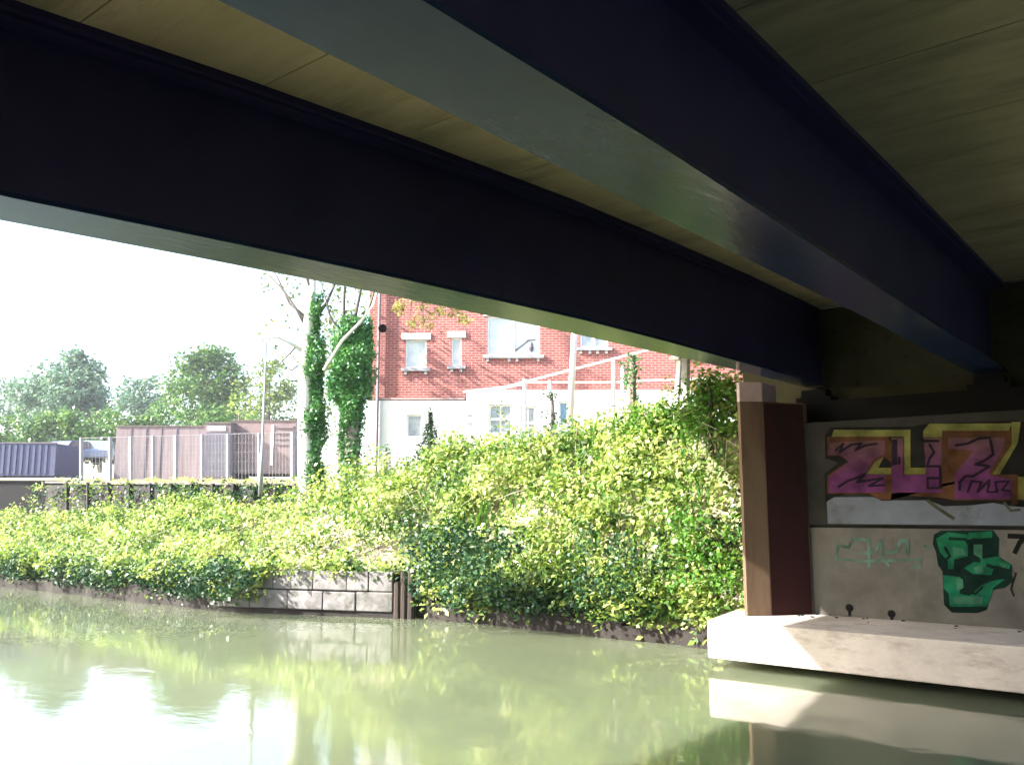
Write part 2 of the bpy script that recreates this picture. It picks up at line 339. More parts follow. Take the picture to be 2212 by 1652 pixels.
girder([-2.4, 4, 9, 14.39], [-2.95, -2.9, -2.88, -2.95], [-2.32, -2.3, -2.4, -2.52], 'second girder with a blue grey shiny underside')
for x in (2.3,): girder([-2.4, 6, 14.39], [x - .3] * 3, [x + .3] * 3)
# web stiffener and splice bolts, slab of planks
pl = MB(); y = -2.4 + (2.53 + 2.4) % 1.34 - 1.34
while y < 14.3:
    y0 = max(y + .006, -2.4); y1 = min(y + 1.34 - .006, 14.33)
    if y1 - y0 > .05: pl.box(-6.9, 3.4, y0, y1, ZS + .022, ZS + .12)
    y += 1.34
bpart(pl, 'soffit_plank_panels', M['soffit'])
dk = MB(); dk.box(-6.9, 3.5, -6, 19, ZS + .122, ZS + .5); bpart(dk, 'deck_slab', M['soffit_dark'])
ct = MB(); ct.prism([(-6.902, ZS), (-10.35, 5.98), (-10.35, 6.2), (-6.902, 6.2)], lambda u, v, t: (u, -6 + t, v), 25); bpart(ct, 'shadow_cantilever', M['soffit'])  # unseen overhang, added and shaped to cast the shadow edge on the ledge
ed = MB()
ed.box(-10.39, -10.15, -6, 19, 6.202, 6.4); ed.box(3.3, 3.54, -6, 19, ZS + .502, ZS + .75)
bpart(ed, 'edge_kerb', M['ledge'])
for x, e0 in ((-10.27, .55), (3.4, 0)):
    pr = MB()
    for yy in np.arange(-5.8, 19, 1.8): pr.bar((x, yy, ZS + .75 + e0), (x, yy, ZS + 1.8 + e0), .07, .07)
    for z in (ZS + 1.05, ZS + 1.4, ZS + 1.8): pr.bar((x, -6, z + e0), (x, 19, z + e0), .06, .06)
    bpart(pr, 'parapet_railing', M['galv'])
# far abutment
ab = MB()
ab.box(-5.40, 5.9, 13.5, 15.4, .655, 1.93); ab.box(-5.39, 5.9, 14.0, 15.4, 1.93, 3.51)
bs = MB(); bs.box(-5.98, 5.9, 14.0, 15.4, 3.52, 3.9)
aw = bpart(ab, 'abutment', M['concrete'])
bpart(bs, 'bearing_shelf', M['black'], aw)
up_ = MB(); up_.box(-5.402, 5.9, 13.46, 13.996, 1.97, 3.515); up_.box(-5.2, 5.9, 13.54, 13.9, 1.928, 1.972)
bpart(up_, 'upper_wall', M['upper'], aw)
ln = MB(); ln.box(-4.9, 5.9, 13.448, 13.458, 1.99, 2.38); bpart(ln, 'grey_band', M['lipband'], aw)
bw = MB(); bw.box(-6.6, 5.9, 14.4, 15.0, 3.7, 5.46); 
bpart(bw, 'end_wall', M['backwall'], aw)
# mould spots on the end wall
sp = MB()
for k in range(60):
    x = random.uniform(-5.0, -2.4) if k < 40 else random.uniform(-2, 3); z = random.uniform(4.1, 5.3); r = random.uniform(.015, .045)
    sp.prism([(x + r * random.uniform(.7, 1.3) * math.cos(a), z + r * .8 * random.uniform(.7, 1.2) * math.sin(a)) for a in np.linspace(0, 6.28, 9)[:-1]], lambda u, v, t: (u, 14.396 - t, v), .003)
bpart(sp, 'mould_spot', M['soffit_dark'], aw)
# bearings under each girder
for xx in (-5.25, -2.72, 2.3):
    b = MB(); b.box(xx - .28, xx + .28, 14.02, 14.38, 3.902, 3.98); b.box(xx - .2, xx + .2, 14.05, 14.3, 3.982, 4.10)
    bpart(b, 'bearing', M['black'], aw)
# pile cap ledge
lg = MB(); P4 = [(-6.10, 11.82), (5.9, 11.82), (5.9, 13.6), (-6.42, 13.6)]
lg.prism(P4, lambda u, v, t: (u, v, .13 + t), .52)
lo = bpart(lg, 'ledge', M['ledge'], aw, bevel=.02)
sl = MB(); sl.box(-5.6, 5.9, 12.7, 13.4, -1, .128); bpart(sl, 'ledge_support', M['black'], aw)
db = MB()
for k in range(46):
    x = random.uniform(-5.3, 3); yy = 13.44 - abs(random.gauss(0, .3)); r = random.uniform(.008, .03)
    db.prism([(x + r * random.uniform(.6, 1.3) * math.cos(a), yy + r * random.uniform(.6, 1.3) * math.sin(a)) for a in np.linspace(0, 6.28, 6)[:-1]], lambda u, v, t: (u, v, .652 + t), r * .5)
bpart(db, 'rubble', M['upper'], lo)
# corner pillar: sunlit splayed corner, brown face, dark red return
cp = MB(); PP = [(-5.93, 12.70), (-5.85, 12.62), (-5.60, 12.87), (-5.20, 13.45), (-5.20, 13.6), (-5.93, 13.6)]
cp.prism(PP, lambda u, v, t: (u, v, .652 + t), 3.17)
po = bpart(cp, 'corner_pillar', M['pillar'], aw)
rr = MB(); rr.prism([(-5.592, 12.886), (-5.205, 13.449), (-5.199, 13.445), (-5.586, 12.882)], lambda u, v, t: (u, v, .66 + t), 3.14); bpart(rr, 'red_return', M['pillar_red'], po)  # thin skin, darker and redder than the brown face
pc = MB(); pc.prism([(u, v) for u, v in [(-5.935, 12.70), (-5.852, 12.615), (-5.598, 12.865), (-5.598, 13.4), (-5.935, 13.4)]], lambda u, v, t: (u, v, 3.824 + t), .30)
bpart(pc, 'pink_top_block', M['dull_pink'], po, bevel=.01)  # pink block closing the top of the brown pillar
# wing wall running back into the bank
wg = MB(); wg.box(-6.0, -5.72, 13.6, 16.5, .2, 3.9); bpart(wg, 'wing_wall', M['concrete'], aw)
# weep holes
for px, py in ((1835, 1312), (1926, 1325)):
    p = at_y(px, py, 13.5); h = MB()
    h.tube([(p.x, 13.492, p.z), (p.x, 13.52, p.z)], [.055, .055], 12); h.box(p.x - .02, p.x + .02, 13.492, 13.498, p.z - .12, p.z - .05)
    bpart(h, 'weep_hole', M['black'], aw)
# near abutment behind the camera
na = MB(); na.box(-6.3, 5.9, -5.6, -2.5, .3, 5.4); na.box(-6.2, 5.8, -2.497, -2.0, .3, .9)
bpart(na, 'near_abutment', M['concrete'])
# scuffs and small hardware under flanges
bl = MB()
for yy in (9.0, 9.3):
    bl.box(-2.6, -2.2, yy, yy + .03, ZF - .02, ZF - .002)

# ---- graffiti on the far wall, thin paint skins
def paint(name, col, rough=.6, col2=None, zlo=0, zhi=1):
    m = bpy.data.materials.new(name); m.use_nodes = True; t = m.node_tree; N = t.nodes; L = t.links; p = N['Principled BSDF']; p.inputs['Roughness'].default_value = .9; p.inputs['Specular IOR Level'].default_value = .08
    tc = N.new('ShaderNodeTexCoord'); n = N.new('ShaderNodeTexNoise'); n.inputs['Scale'].default_value = 4; n.inputs['Detail'].default_value = 9; L.new(tc.outputs['Object'], n.inputs['Vector'])
    s = N.new('ShaderNodeSeparateXYZ'); L.new(tc.outputs['Object'], s.inputs[0]); mr = N.new('ShaderNodeMapRange'); mr.inputs[1].default_value = zlo; mr.inputs[2].default_value = zhi; L.new(s.outputs[2], mr.inputs[0])
    mx = N.new('ShaderNodeMix'); mx.data_type = 'RGBA'; L.new(mr.outputs[0], mx.inputs[0]); mx.inputs[6].default_value = (*col, 1); mx.inputs[7].default_value = (*(col2 or col), 1)
    hs = N.new('ShaderNodeHueSaturation'); m2 = N.new('ShaderNodeMapRange'); m2.inputs[1].default_value = .3; m2.inputs[2].default_value = .7; m2.inputs[3].default_value = .45; m2.inputs[4].default_value = 1.45; L.new(n.outputs[0], m2.inputs[0]); L.new(m2.outputs[0], hs.inputs['Value'])
    L.new(mx.outputs[2], hs.inputs['Color']); L.new(hs.outputs[0], p.inputs['Base Color'])
    return m
G = {'black': paint('black_spray', (0.0070, 0.0070, 0.0060)), 'yellow': paint('yellow_green_spray', (0.0749, 0.0702, 0.0164), col2=(0.0889, 0.0936, 0.0281), zlo=2.4, zhi=3.4),
     'orange': paint('orange_brown_spray', (0.0468, 0.0210, 0.0094)), 'pink': paint('pink_to_purple_spray', (0.0608, 0.0164, 0.0562), col2=(0.0655, 0.0351, 0.0351), zlo=2.7, zhi=3.2),
     'dark': paint('dark_marker', (0.0094, 0.0056, 0.0112)), 'green': paint('green_spray', (0.0056, 0.0796, 0.0398), col2=(0.0070, 0.0702, 0.0305), zlo=1, zhi=2), 'green2': paint('pale_green_spray', (0.0281, 0.0936, 0.0562)),
     'dgreen': paint('dark_green_spray', (0.0028, 0.0117, 0.0084)), 'teal': paint('faded_teal_spray', (0.0562, 0.1030, 0.0842)), 'olive': paint('olive_spray', (0.0421, 0.0445, 0.0281))}
def q2(x, y, Y): p = at_y(((x / 4.007) + 2040) / 1.1718, ((y / 4.007) + 1020) / 1.1718, Y); return p.x, p.z
def q3(x, y, Y): p = at_y(((x / 4.007) + 2040) / 1.1718, ((y / 4.007) + 1290) / 1.1718, Y); return p.x, p.z
def skin(name, col, polys, q, Y, par):
    m = MB()
    for k, pts in enumerate(polys): m.prism([q(x, y, Y) for x, y in pts], lambda u, v, t: (u, Y - t - k * .00012, v), .0009)
    return bpart(m, name, G[col], par)
def stroke(pts, w_):
    out = []
    for a, b in zip(pts[:-1], pts[1:]):
        a = np.array(a, float); b = np.array(b, float); d = (b - a) / (np.linalg.norm(b - a) + 1e-6); n = np.array([-d[1], d[0]]) * w_ / 2
        a2 = a - d * w_ * .3; b2 = b + d * w_ * .3
        out.append([tuple(a2 + n), tuple(b2 + n), tuple(b2 - n), tuple(a2 - n)])
    return out
YU = 13.446
g0 = MB(); 
back = [(190, 330), (250, 245), (1090, 240), (1190, 215), (2100, 180), (2190, 190), (2700, 190), (2700, 1050), (2290, 1060), (2080, 1045), (1900, 1010), (1680, 1035), (1400, 1045), (1240, 985), (900, 985), (770, 990), (640, 930), (420, 915), (300, 945), (200, 1005), (190, 720), (330, 600), (200, 560)]
g0.prism([q2(x, y, YU) for x, y in back], lambda u, v, t: (u, YU - t, v), .0012)
graf = bpart(g0, 'graffiti_lettering', G['black'], aw)
graf['label'] = 'pink and purple block letters ZUZ edged in yellow and black on the upper wall'
skin('yellow_edging', 'yellow', [[(285, 270), (1060, 270), (1060, 655), (1215, 655), (1215, 722), (990, 722), (990, 340), (260, 340)],
    [(1250, 210), (2085, 205), (2040, 345), (1190, 345), (1190, 280)], [(2085, 190), (2180, 190), (2150, 400), (1965, 722), (1860, 722), (2030, 490), (2080, 400)],
    [(1440, 520), (1508, 520), (1508, 716), (1440, 716)], [(2150, 745), (2700, 745), (2700, 980), (2150, 980)], [(610, 590), (735, 545), (790, 545), (735, 655), (865, 655), (865, 720), (600, 720)]], q2, YU - .004, graf)
skin('orange_outline', 'orange', [[(215, 340), (830, 340), (865, 400), (865, 600), (790, 545), (700, 600), (610, 722), (865, 722), (865, 980), (740, 975), (640, 918), (215, 918), (215, 735), (430, 590), (345, 535), (215, 535)],
    [(1380, 280), (2085, 280), (2085, 420), (1890, 722), (2150, 722), (2150, 1020), (2085, 1040), (2085, 985), (1500, 985), (1380, 960), (1190, 950), (865, 918), (865, 980), (865, 350), (995, 350), (995, 722), (1220, 722), (1190, 345), (1380, 345)]], q2, YU - .008, graf)
skin('letter_fill', 'pink', [[(230, 400), (800, 375), (800, 520), (690, 560), (600, 725), (800, 725), (800, 905), (235, 905), (235, 745), (440, 600), (350, 525), (230, 525)],
    [(870, 350), (988, 350), (988, 728), (1222, 728), (1195, 350), (1378, 350), (1378, 910), (870, 905)],
    [(1445, 350), (2015, 350), (2015, 430), (1860, 690), (1860, 730), (2080, 770), (2080, 972), (1510, 972), (1510, 720), (1700, 480), (1445, 465)]], q2, YU - .012, graf)
dk_ = []
dk_ += stroke([(300, 480), (380, 410), (340, 500), (460, 420), (560, 410), (500, 480), (600, 430), (720, 410)], 22)
dk_ += stroke([(330, 850), (420, 790), (560, 740), (600, 720), (520, 800), (650, 780), (780, 760), (640, 840), (790, 830)], 24)
dk_ += [[(870, 370), (925, 370), (925, 620), (870, 640)], [(935, 545), (960, 545), (955, 620), (930, 620)]]
dk_ += stroke([(1200, 385), (1345, 385)], 26) + stroke([(1255, 420), (1300, 500), (1255, 560), (1230, 640), (1360, 640), (1360, 860), (1235, 860), (1235, 760), (1360, 760)], 24)
dk_ += stroke([(1520, 430), (1640, 410), (1750, 360), (1870, 350)], 26) + stroke([(1870, 380), (1900, 520), (1800, 590), (1720, 620), (1860, 640), (1700, 740), (1620, 740), (1560, 800), (1560, 880)], 28)
dk_ += stroke([(1640, 900), (1680, 790), (1780, 800), (1740, 900), (1860, 780), (1840, 900), (1940, 900), (1920, 800), (2060, 790), (1990, 880), (2070, 890)], 22)
skin('dark_scribble', 'dark', dk_, q2, YU - .016, graf)
skin('olive_line', 'olive', stroke([(1235, 985), (1330, 1060), (1500, 1170)], 34) + stroke([(2010, 1010), (2080, 1090), (2170, 1080)], 26), q2, YU - .001, aw)
YL = 13.496
g1 = MB(); fo = [(1300, 250), (1370, 210), (1900, 205), (1960, 290), (1955, 470), (2090, 560), (2085, 640), (2110, 720), (2020, 790), (1900, 810), (1850, 930), (1840, 1010), (1740, 1045), (1480, 1040), (1400, 960), (1385, 620), (1340, 560), (1320, 430), (1285, 340)]
g1.prism([q3(x, y, YL) for x, y in fo], lambda u, v, t: (u, YL - t, v), .0012)
gf = bpart(g1, 'graffiti_figure', G['dgreen'], aw); gf['label'] = 'green spray painted abstract figure with dark outline on the lower wall'
skin('green_fill', 'green', [[(1320, 290), (1440, 225), (1640, 250), (1640, 470), (1500, 500), (1500, 600), (1440, 600), (1440, 520), (1360, 430)],
    [(1390, 660), (1570, 680), (1560, 850), (1660, 870), (1780, 760), (1890, 720), (2020, 700), (1900, 790), (1870, 900), (1830, 980), (1460, 980), (1450, 850), (1395, 790)],
    [(1650, 230), (1890, 215), (1890, 280), (1780, 290), (1640, 300)], [(1750, 500), (1950, 470), (2080, 560), (2060, 600), (1920, 560), (1880, 660), (1700, 650), (1600, 590)]], q3, YL - .004, gf)
skin('pale_patch', 'green2', [[(1480, 370), (1600, 400), (1620, 460), (1500, 470)], [(1700, 350), (1790, 350), (1790, 500), (1700, 450)], [(1520, 690), (1590, 700), (1600, 790), (1530, 820)], [(1500, 880), (1800, 880), (1780, 960), (1490, 950)], [(1700, 580), (1790, 560), (1800, 630), (1720, 640)], [(1940, 520), (2040, 560), (2000, 590)]], q3, YL - .008, gf)
dd = stroke([(1460, 290), (1620, 300), (1660, 360), (1660, 500), (1760, 520)], 30) + stroke([(1700, 300), (1830, 330), (1880, 420), (1800, 480)], 30) + stroke([(1410, 380), (1460, 470), (1400, 520)], 26) + stroke([(1530, 540), (1540, 640), (1650, 690), (1760, 690), (1980, 680)], 30) + stroke([(1620, 830), (1720, 850), (1790, 780)], 24) + stroke([(1840, 560), (1960, 600), (2080, 620)], 34)
skin('dark_stroke', 'dgreen', dd, q3, YL - .012, gf)
sk = skin('faded_tag', 'teal', stroke([(300, 500), (330, 360), (430, 380), (480, 300), (640, 300), (640, 580)], 30) + stroke([(560, 440), (700, 430), (760, 300), (780, 480), (840, 570)], 30) + stroke([(820, 430), (920, 420), (960, 310), (1030, 310), (1030, 450)], 34) + stroke([(330, 500), (560, 520), (1000, 510), (1160, 500), (1160, 580), (1070, 570)], 26) + stroke([(1200, 360), (1260, 390)], 26), q3, YL - .001, aw)
sk['label'] = 'faded pale teal scribbled tag left of the green figure'
skin('black_tag', 'black', stroke([(2060, 265), (2230, 270), (2170, 330), (2120, 430)], 50) + stroke([(2130, 640), (2080, 800), (2110, 870)], 20), q3, YL - .001, aw)

# ------------------------------------------------------------------ stone outfall block at the waterline
def quadbox(mb, A, B, d, z0, z1):      # wall from A to B (xy), thickness d behind
    A = Vector((A[0], A[1], 0)); B = Vector((B[0], B[1], 0)); n = (B - A).normalized(); n = Vector((-n.y, n.x, 0)) * d
    mb.prism([(A.x, A.y), (B.x, B.y), (B.x + n.x, B.y + n.y), (A.x + n.x, A.y + n.y)], lambda u, v, t: (u, v, z0 + t), z1 - z0)
ow = empty('stone_retaining_wall', (-14.2, 12.9, 0)); tag(ow, 'low grey block stone wall at the water edge half covered by brambles', 'wall')
A0 = Vector((-17.6, 11.35, 0)); B0 = Vector((-13.75, 12.95, 0)); dd0 = B0 - A0
m1 = MB(); m1.v = []
for row, (z0, z1) in enumerate(((.12, .515), (.53, .93))):
    k = 0; nb = 5
    cuts = [0, .2 + .08 * row, .42, .62 + .05 * row, .8, 1] if row == 0 else [0, .14, .33, .56, .75, .87, 1]
    for a, b in zip(cuts[:-1], cuts[1:]):
        j = random.uniform(-.02, .02); s_ = Vector((dd0.y, -dd0.x, 0)).normalized() * j
        pa = A0 + dd0 * (a + .0015) + s_; pb = A0 + dd0 * (b - .0015) + s_
        quadbox(m1, pa, pb, .6, z0, z1 - random.uniform(0, .02))
o = m1.build('stone_course', M['grey_stone'], bevel=.02); o.parent = ow; o.location = -Vector(ow.location)
m1 = MB(); quadbox(m1, A0 + Vector((.02, .05, 0)), B0 + Vector((-.02, .05, 0)), .5, -.4, .9); o = m1.build('core', M['earth']); o.parent = ow; o.location = -Vector(ow.location)
# timber end of the wall
te = MB()
for k, (hh, dx) in enumerate(((.72, 0), (.93, .13), (.98, .27))):
    te.tube([(-13.66 + dx, 13.02 + dx * .45, -.4), (-13.68 + dx, 13.03 + dx * .45, hh)], [.085, .08], 8)
o = te.build('timber_pile', M['rust']); o.parent = ow; o.location = -Vector(ow.location)

# ------------------------------------------------------------------ house
hD = 27.0
hp = FH * hD; hp.z = 0
house = empty('brick_house', (hp.x, hp.y, 0), YAW)
tag(house, 'red brick house with a white rendered ground floor seen under the bridge', 'house')
def wallholes(mb, x0, x1, z0, z1, holes, depth=.14, y=0):
    gx = sorted({x0, x1} | {h[0] for h in holes} | {h[1] for h in holes}); gz = sorted({z0, z1} | {h[2] for h in holes} | {h[3] for h in holes})
    for a, b in zip(gx[:-1], gx[1:]):
        for c, d in zip(gz[:-1], gz[1:]):
            mx_, mz = (a + b) / 2, (c + d) / 2
            if any(h[0] < mx_ < h[1] and h[2] < mz < h[3] for h in holes): continue
            mb.poly([(a, y, c), (b, y, c), (b, y, d), (a, y, d)])
    for h in holes:
        a, b, c, d = h
        mb.poly([(a, y, c), (b, y, c), (b, y + depth, c), (a, y + depth, c)]); mb.poly([(a, y, d), (a, y + depth, d), (b, y + depth, d), (b, y, d)])
        mb.poly([(a, y, c), (a, y + depth, c), (a, y + depth, d), (a, y, d)]); mb.poly([(b, y, c), (b, y, d), (b, y + depth, d), (b, y + depth, c)])
def hpart(mb, name, m, parent=None, **k):
    o = mb.build(name, m, **k); o.parent = parent or house; return o
W_up = [(-3.27, -2.62, 6.48, 7.36, 1, 'curtain'), (-1.86, -1.54, 6.55, 7.42, 1, 'curtain'), (-.76, .86, 6.88, 8.10, 2, 'curtain'), (2.1, 2.95, 7.12, 8.2, 2, 'glass_grey'), (5.0, 6.4, 6.9, 8.1, 2, 'glass_grey')]
W_up2 = [(-3.27, -2.62, 9.2, 10.2, 1, 'curtain'), (-.76, .86, 9.3, 10.4, 2, 'curtain'), (2.1, 2.95, 9.4, 10.4, 1, 'curtain')]
W_lo = [(-3.2, -2.72, 4.35, 5.05, 1, 'glass_grey'), (-.70, -.0, 4.46, 5.36, 2.5, 'glass_grey'), (.25, .72, 4.3, 5.3, 2.5, 'glass_grey'), (1.42, 1.72, 4.7, 5.45, 1, 'glass_blue')]
bz = MB(); bz.v = []
wallholes(bz, -4.4, -1.42, 5.48, 10.9, [h[:4] for h in W_up[:2] + W_up2[:1]])
wallholes(bz, -1.42, 14, 5.80, 10.9, [h[:4] for h in W_up[2:] + W_up2[1:]])
bz.box(-4.4, 14, .2, 9, 5.5, 10.9)
hpart(bz, 'brick_wall', M['brick'], fix=False)
rz = MB(); wallholes(rz, -4.42, -1.40, 2.2, 5.475, [h[:4] for h in W_lo[:1]], y=-.03, depth=.17); wallholes(rz, -1.40, 14.02, 2.2, 5.795, [h[:4] for h in W_lo[1:]], y=-.03, depth=.17)
rz.box(-4.42, 14.02, .22, 9.02, 2.2, 5.49); rz.poly([(-4.42, -.03, 5.475), (-1.4, -.03, 5.475), (-1.4, .22, 5.475), (-4.42, .22, 5.475)]); rz.poly([(-1.4, -.03, 5.795), (14, -.03, 5.795), (14, .0, 5.795), (-1.4, .0, 5.795)])
rz.poly([(-4.42, -.03, 2.2), (-4.42, -.03, 5.475), (-4.42, .3, 5.475), (-4.42, .3, 2.2)])
hpart(rz, 'rendered_wall', M['white_render'], fix=False)
sd_ = MB(); sd_.poly([(-4.4, 0, 5.48), (-4.4, 9, 5.48), (-4.4, 9, 10.9), (-4.4, 0, 10.9)]); hpart(sd_, 'gable_side', M['brick'], fix=False)
sc_ = MB(); sc_.box(-4.44, -1.43, -.045, -.002, 5.50, 5.56); hpart(sc_, 'string_course', M['dull_pink'])
def window(h, low=False):
    a, b, c, d, n, pane = h; y0 = .06 if not low else .05; f = MB(); t = .055
    f.box(a, a + t, y0, y0 + .06, c, d); f.box(b - t, b, y0, y0 + .06, c, d); f.box(a + t, b - t, y0, y0 + .06, c, c + t); f.box(a + t, b - t, y0, y0 + .06, d - t, d)
    if n == 2: f.box((a + b) / 2 - .03, (a + b) / 2 + .03, y0, y0 + .06, c + t, d - t)
    if n == 2.5: zz = (c + d) / 2; f.box(a + t, b - t, y0 - .003, y0 + .06, zz - .04, zz + .04); f.box((a + b) / 2 - .02, (a + b) / 2 + .02, y0, y0 + .055, c + t, zz - .04); f.box((a + b) / 2 - .02, (a + b) / 2 + .02, y0, y0 + .055, zz + .04, d - t)
    w_ = hpart(f, 'window', M['white_paint'])
    p = MB(); p.box(a + t, b - t, y0 + .03, y0 + .04, c + t, d - t); hpart(p, 'pane', M[pane], w_)
    if not low:
        s_ = MB(); s_.box(a - .12, b + .12, -.07, y0 - .002, c - .10, c - .002); 
        for xx in ([a - .02, b - .06] if n == 1 else [a - .03, (a + b) / 2 - .18, (a + b) / 2 + .06, b - .1]): s_.box(xx, xx + .08, -.05, -.003, c - .2, c - .102)
        hpart(s_, 'sill', M['grey_sill'], w_)
        l = MB(); l.box(a - .12, b + .12, -.035, -.002, d + .002, d + .19); hpart(l, 'lintel', M['lintel'], w_)
    return w_
for h in W_up + W_up2: window(h)
for h in W_lo: window(h, True)
# object on the window board
ro = MB(); ro.poly([(-4.7, -.35, 10.85), (14.3, -.35, 10.85), (14.3, 4.5, 14), (-4.7, 4.5, 14)]); ro.poly([(-4.7, 9.35, 10.85), (14.3, 9.35, 10.85), (14.3, 4.5, 14), (-4.7, 4.5, 14)]); ro.poly([(-4.7, -.35, 10.85), (-4.7, 4.5, 14), (-4.7, 9.35, 10.85)]); ro.poly([(14.3, -.35, 10.85), (14.3, 4.5, 14), (14.3, 9.35, 10.85)]); ro.poly([(-4.7, -.35, 10.82), (14.3, -.35, 10.82), (14.3, 9.35, 10.82), (-4.7, 9.35, 10.82)])
hpart(ro, 'roof', M['roof'], fix=False)
dp = MB(); dp.tube([(-4.08, -.09, 2.5), (-4.08, -.09, 10.7)], .045, 8); hpart(dp, 'drainpipe', M['pipe'])
vp = MB()
for z in (4.95, 5.2): vp.box(-1.35, -1.22, -.05, -.031, z - .2, z - .12)
hpart(vp, 'air_vent', M['grey_sill'])
# security light on the corner
sl_ = MB(); sl_.tube([(-3.93, -.25, 7.68), (-3.93, .02, 7.72)], [.05, .03], 8); hl = hpart(sl_, 'floodlight', M['white_paint'])
s2 = MB(); s2.tube([(-3.93, -.42, 7.62), (-3.93, -.25, 7.70)], [.13, .1], 12); hpart(s2, 'lamp_head', M['black'], hl)
# vase on the sill behind the big window
pv = MB(); pv.tube([(.58, .083, 7.0), (.58, .083, 7.12), (.6, .083, 7.3)], [.05, .09, .03], 10); pv.bar((.1, .085, 7.03), (.5, .085, 7.35), .015, .05); pv.bar((.45, .085, 7.35), (.72, .085, 7.38), .015, .05)
hpart(pv, 'window_ornament', M['lilac'])

# handrail on the raised path in front of the house
hr = empty('sloping_handrail', tuple(at_d(1200, 840, 24.0))); tag(hr, 'pale pink painted handrail rising to the right in front of the brick wall', 'handrail')
def hrb(pts, wd, name='rail', par=None, m='rail'):
    mb = MB()
    for a, b in zip(pts[:-1], pts[1:]): mb.bar(a, b, wd, wd)
    o = mb.build(name, M[m]); o.parent = par; o.location = -Vector(par.location); return o
hrb([at_d(1000, 846, 24), at_d(1090, 836, 24), at_d(1325, 775, 24), at_d(1440, 745, 24)], .06, 'top_rail', hr)
hrb([at_d(1030, 852, 24), at_d(1143, 826, 24), at_d(1300, 826, 24), at_d(1560, 816, 24)], .055, 'lower_rail', hr)
for px, y0 in ((1133, 818), (1188, 822), (1325, 775), (1345, 790)): hrb([at_d(px, y0, 24), at_d(px, 930, 24)], .08, 'post', hr)
# poles
p0 = at_d(1231, 915, 22); p1 = at_d(1241, 715, 22); p2 = p0 + (p1 - p0) * 1.7
mb = MB(); mb.tube([p0 - p0, p1 - p0, p2 - p0], [.085, .075, .06], 12); po_ = empty('white_pole', tuple(p0)); tag(po_, 'tall white pole leaning slightly right in front of the big house windows', 'pole')
mb.build('shaft', M['whitepole'], po_, smooth=True); mb = MB(); mb.box(-.13, .13, -.13, .13, -.1, .03); mb.build('base_plate', M['greypost'], po_)
q0 = at_d(1457, 912, 19); q1 = at_d(1468, 778, 19)
wp = empty('white_post', tuple(q0)); tag(wp, 'short white post touching a grey post amid greenery near the bridge', 'post')
mb = MB(); mb.bar((0, 0, -.2), tuple(q1 - q0), .09, .09); mb.build('shaft', M['whitepole'], wp)
mb = MB(); mb.box(-.06, .17, -.05, .05, q1.z - q0.z, q1.z - q0.z + .05); mb.build('cap', M['rail'], wp)
q0 = at_d(1480, 912, 19.2); q1 = at_d(1482, 772, 19.2)
gp = empty('grey_post', tuple(q0)); tag(gp, 'short grey concrete post just right of the white post', 'post')
mb = MB(); mb.bar((0, 0, -.2), tuple(q1 - q0), .13, .13); mb.build('shaft', M['greypost'], gp); mb = MB(); mb.box(-.1, .1, -.1, .1, q1.z - q0.z + .002, q1.z - q0.z + .06); mb.build('cap', M['black'], gp)
# thin lamp column on the left
q0 = at_d(563, 1052, 24); q1 = at_d(563, 735, 24)
lc = empty('metal_column', tuple(q0)); tag(lc, 'thin grey metal column left of the ivy covered trunks', 'pole')
mb = MB(); mb.tube([(0, 0, -.2), (0, 0, .9), (0, 0, .92), (0, 0, q1.z - q0.z)], [.06, .06, .035, .025], 10); mb.build('shaft', M['galv'], lc, smooth=True)

# ------------------------------------------------------------------ left background: mesh fence, sheds, vehicles
def fence_line(name, label, cat, pxs, ytop, ybot, D, mpost, wd, rails=True, mesh_=True):
    base = at_d(pxs[0], ybot(pxs[0]), D); e = empty(name, tuple(base)); tag(e, label, cat)
    for px in pxs:
        mb = MB(); a = at_d(px, ybot(px) + 6, D) - base; b = at_d(px, ytop(px), D) - base; mb.bar(a, b, wd, wd); mb.build('post', mpost, e)
    if rails:
        mb = MB()
        for f_ in (0,):
            for u, v in zip(pxs[:-1], pxs[1:]):
                a = at_d(u, ytop(u) * (1 - f_) + ybot(u) * f_, D) - base; b = at_d(v, ytop(v) * (1 - f_) + ybot(v) * f_, D) - base; mb.bar(a, b, .035, .035)
        mb.build('rail', mpost, e)
    if mesh_:
        mb = MB(); 
        for u, v in zip(pxs[:-1], pxs[1:]):
            n = max(3, int((v - u) / 7))
            for k in range(1, n):
                px = u + (v - u) * k / n; a = at_d(px, ytop(px), D) - base; b = at_d(px, ybot(px), D) - base; mb.bar(a, b, .012, .012)
        for f_ in (.2, .4, .6, .8):
            for u, v in zip(pxs[:-1], pxs[1:]):
                a = at_d(u, ytop(u) * (1 - f_) + ybot(u) * f_, D) - base; b = at_d(v, ytop(v) * (1 - f_) + ybot(v) * f_, D) - base; mb.bar(a, b, .012, .012)
        mb.build('wire_panel', M['galv'], e)
    return e
M['fencepost'] = mat('white_concrete_fence_post', (.26, .25, .27), .8, (.2, .19, .21), 5)
fence_line('wire_fence', 'wire mesh fence on white posts in front of the mauve brown sheds', 'fence', [176, 238, 283, 331, 380, 437, 493, 560, 632], lambda x: 946 - (x - 176) * .028, lambda x: 1036, 48, M['fencepost'], .16)
def boxy(name, label, cat, x0, x1, yt, yb_, D, depth, m, extra=None, body='wall'):
    a = at_d(x0, yb_, D); b = at_d(x1, yb_, D); t = at_d(x0, yt, D); wdt = (b - a).length; hh = t.z - a.z
    e = empty(name, (a.x, a.y, a.z - .3), YAW); tag(e, label, cat)
    mb = MB(); mb.box(0, wdt, 0, depth, 0, hh + .3); mb.build(body, m, e)
    if extra: extra(e, wdt, hh + .3, depth)
    return e
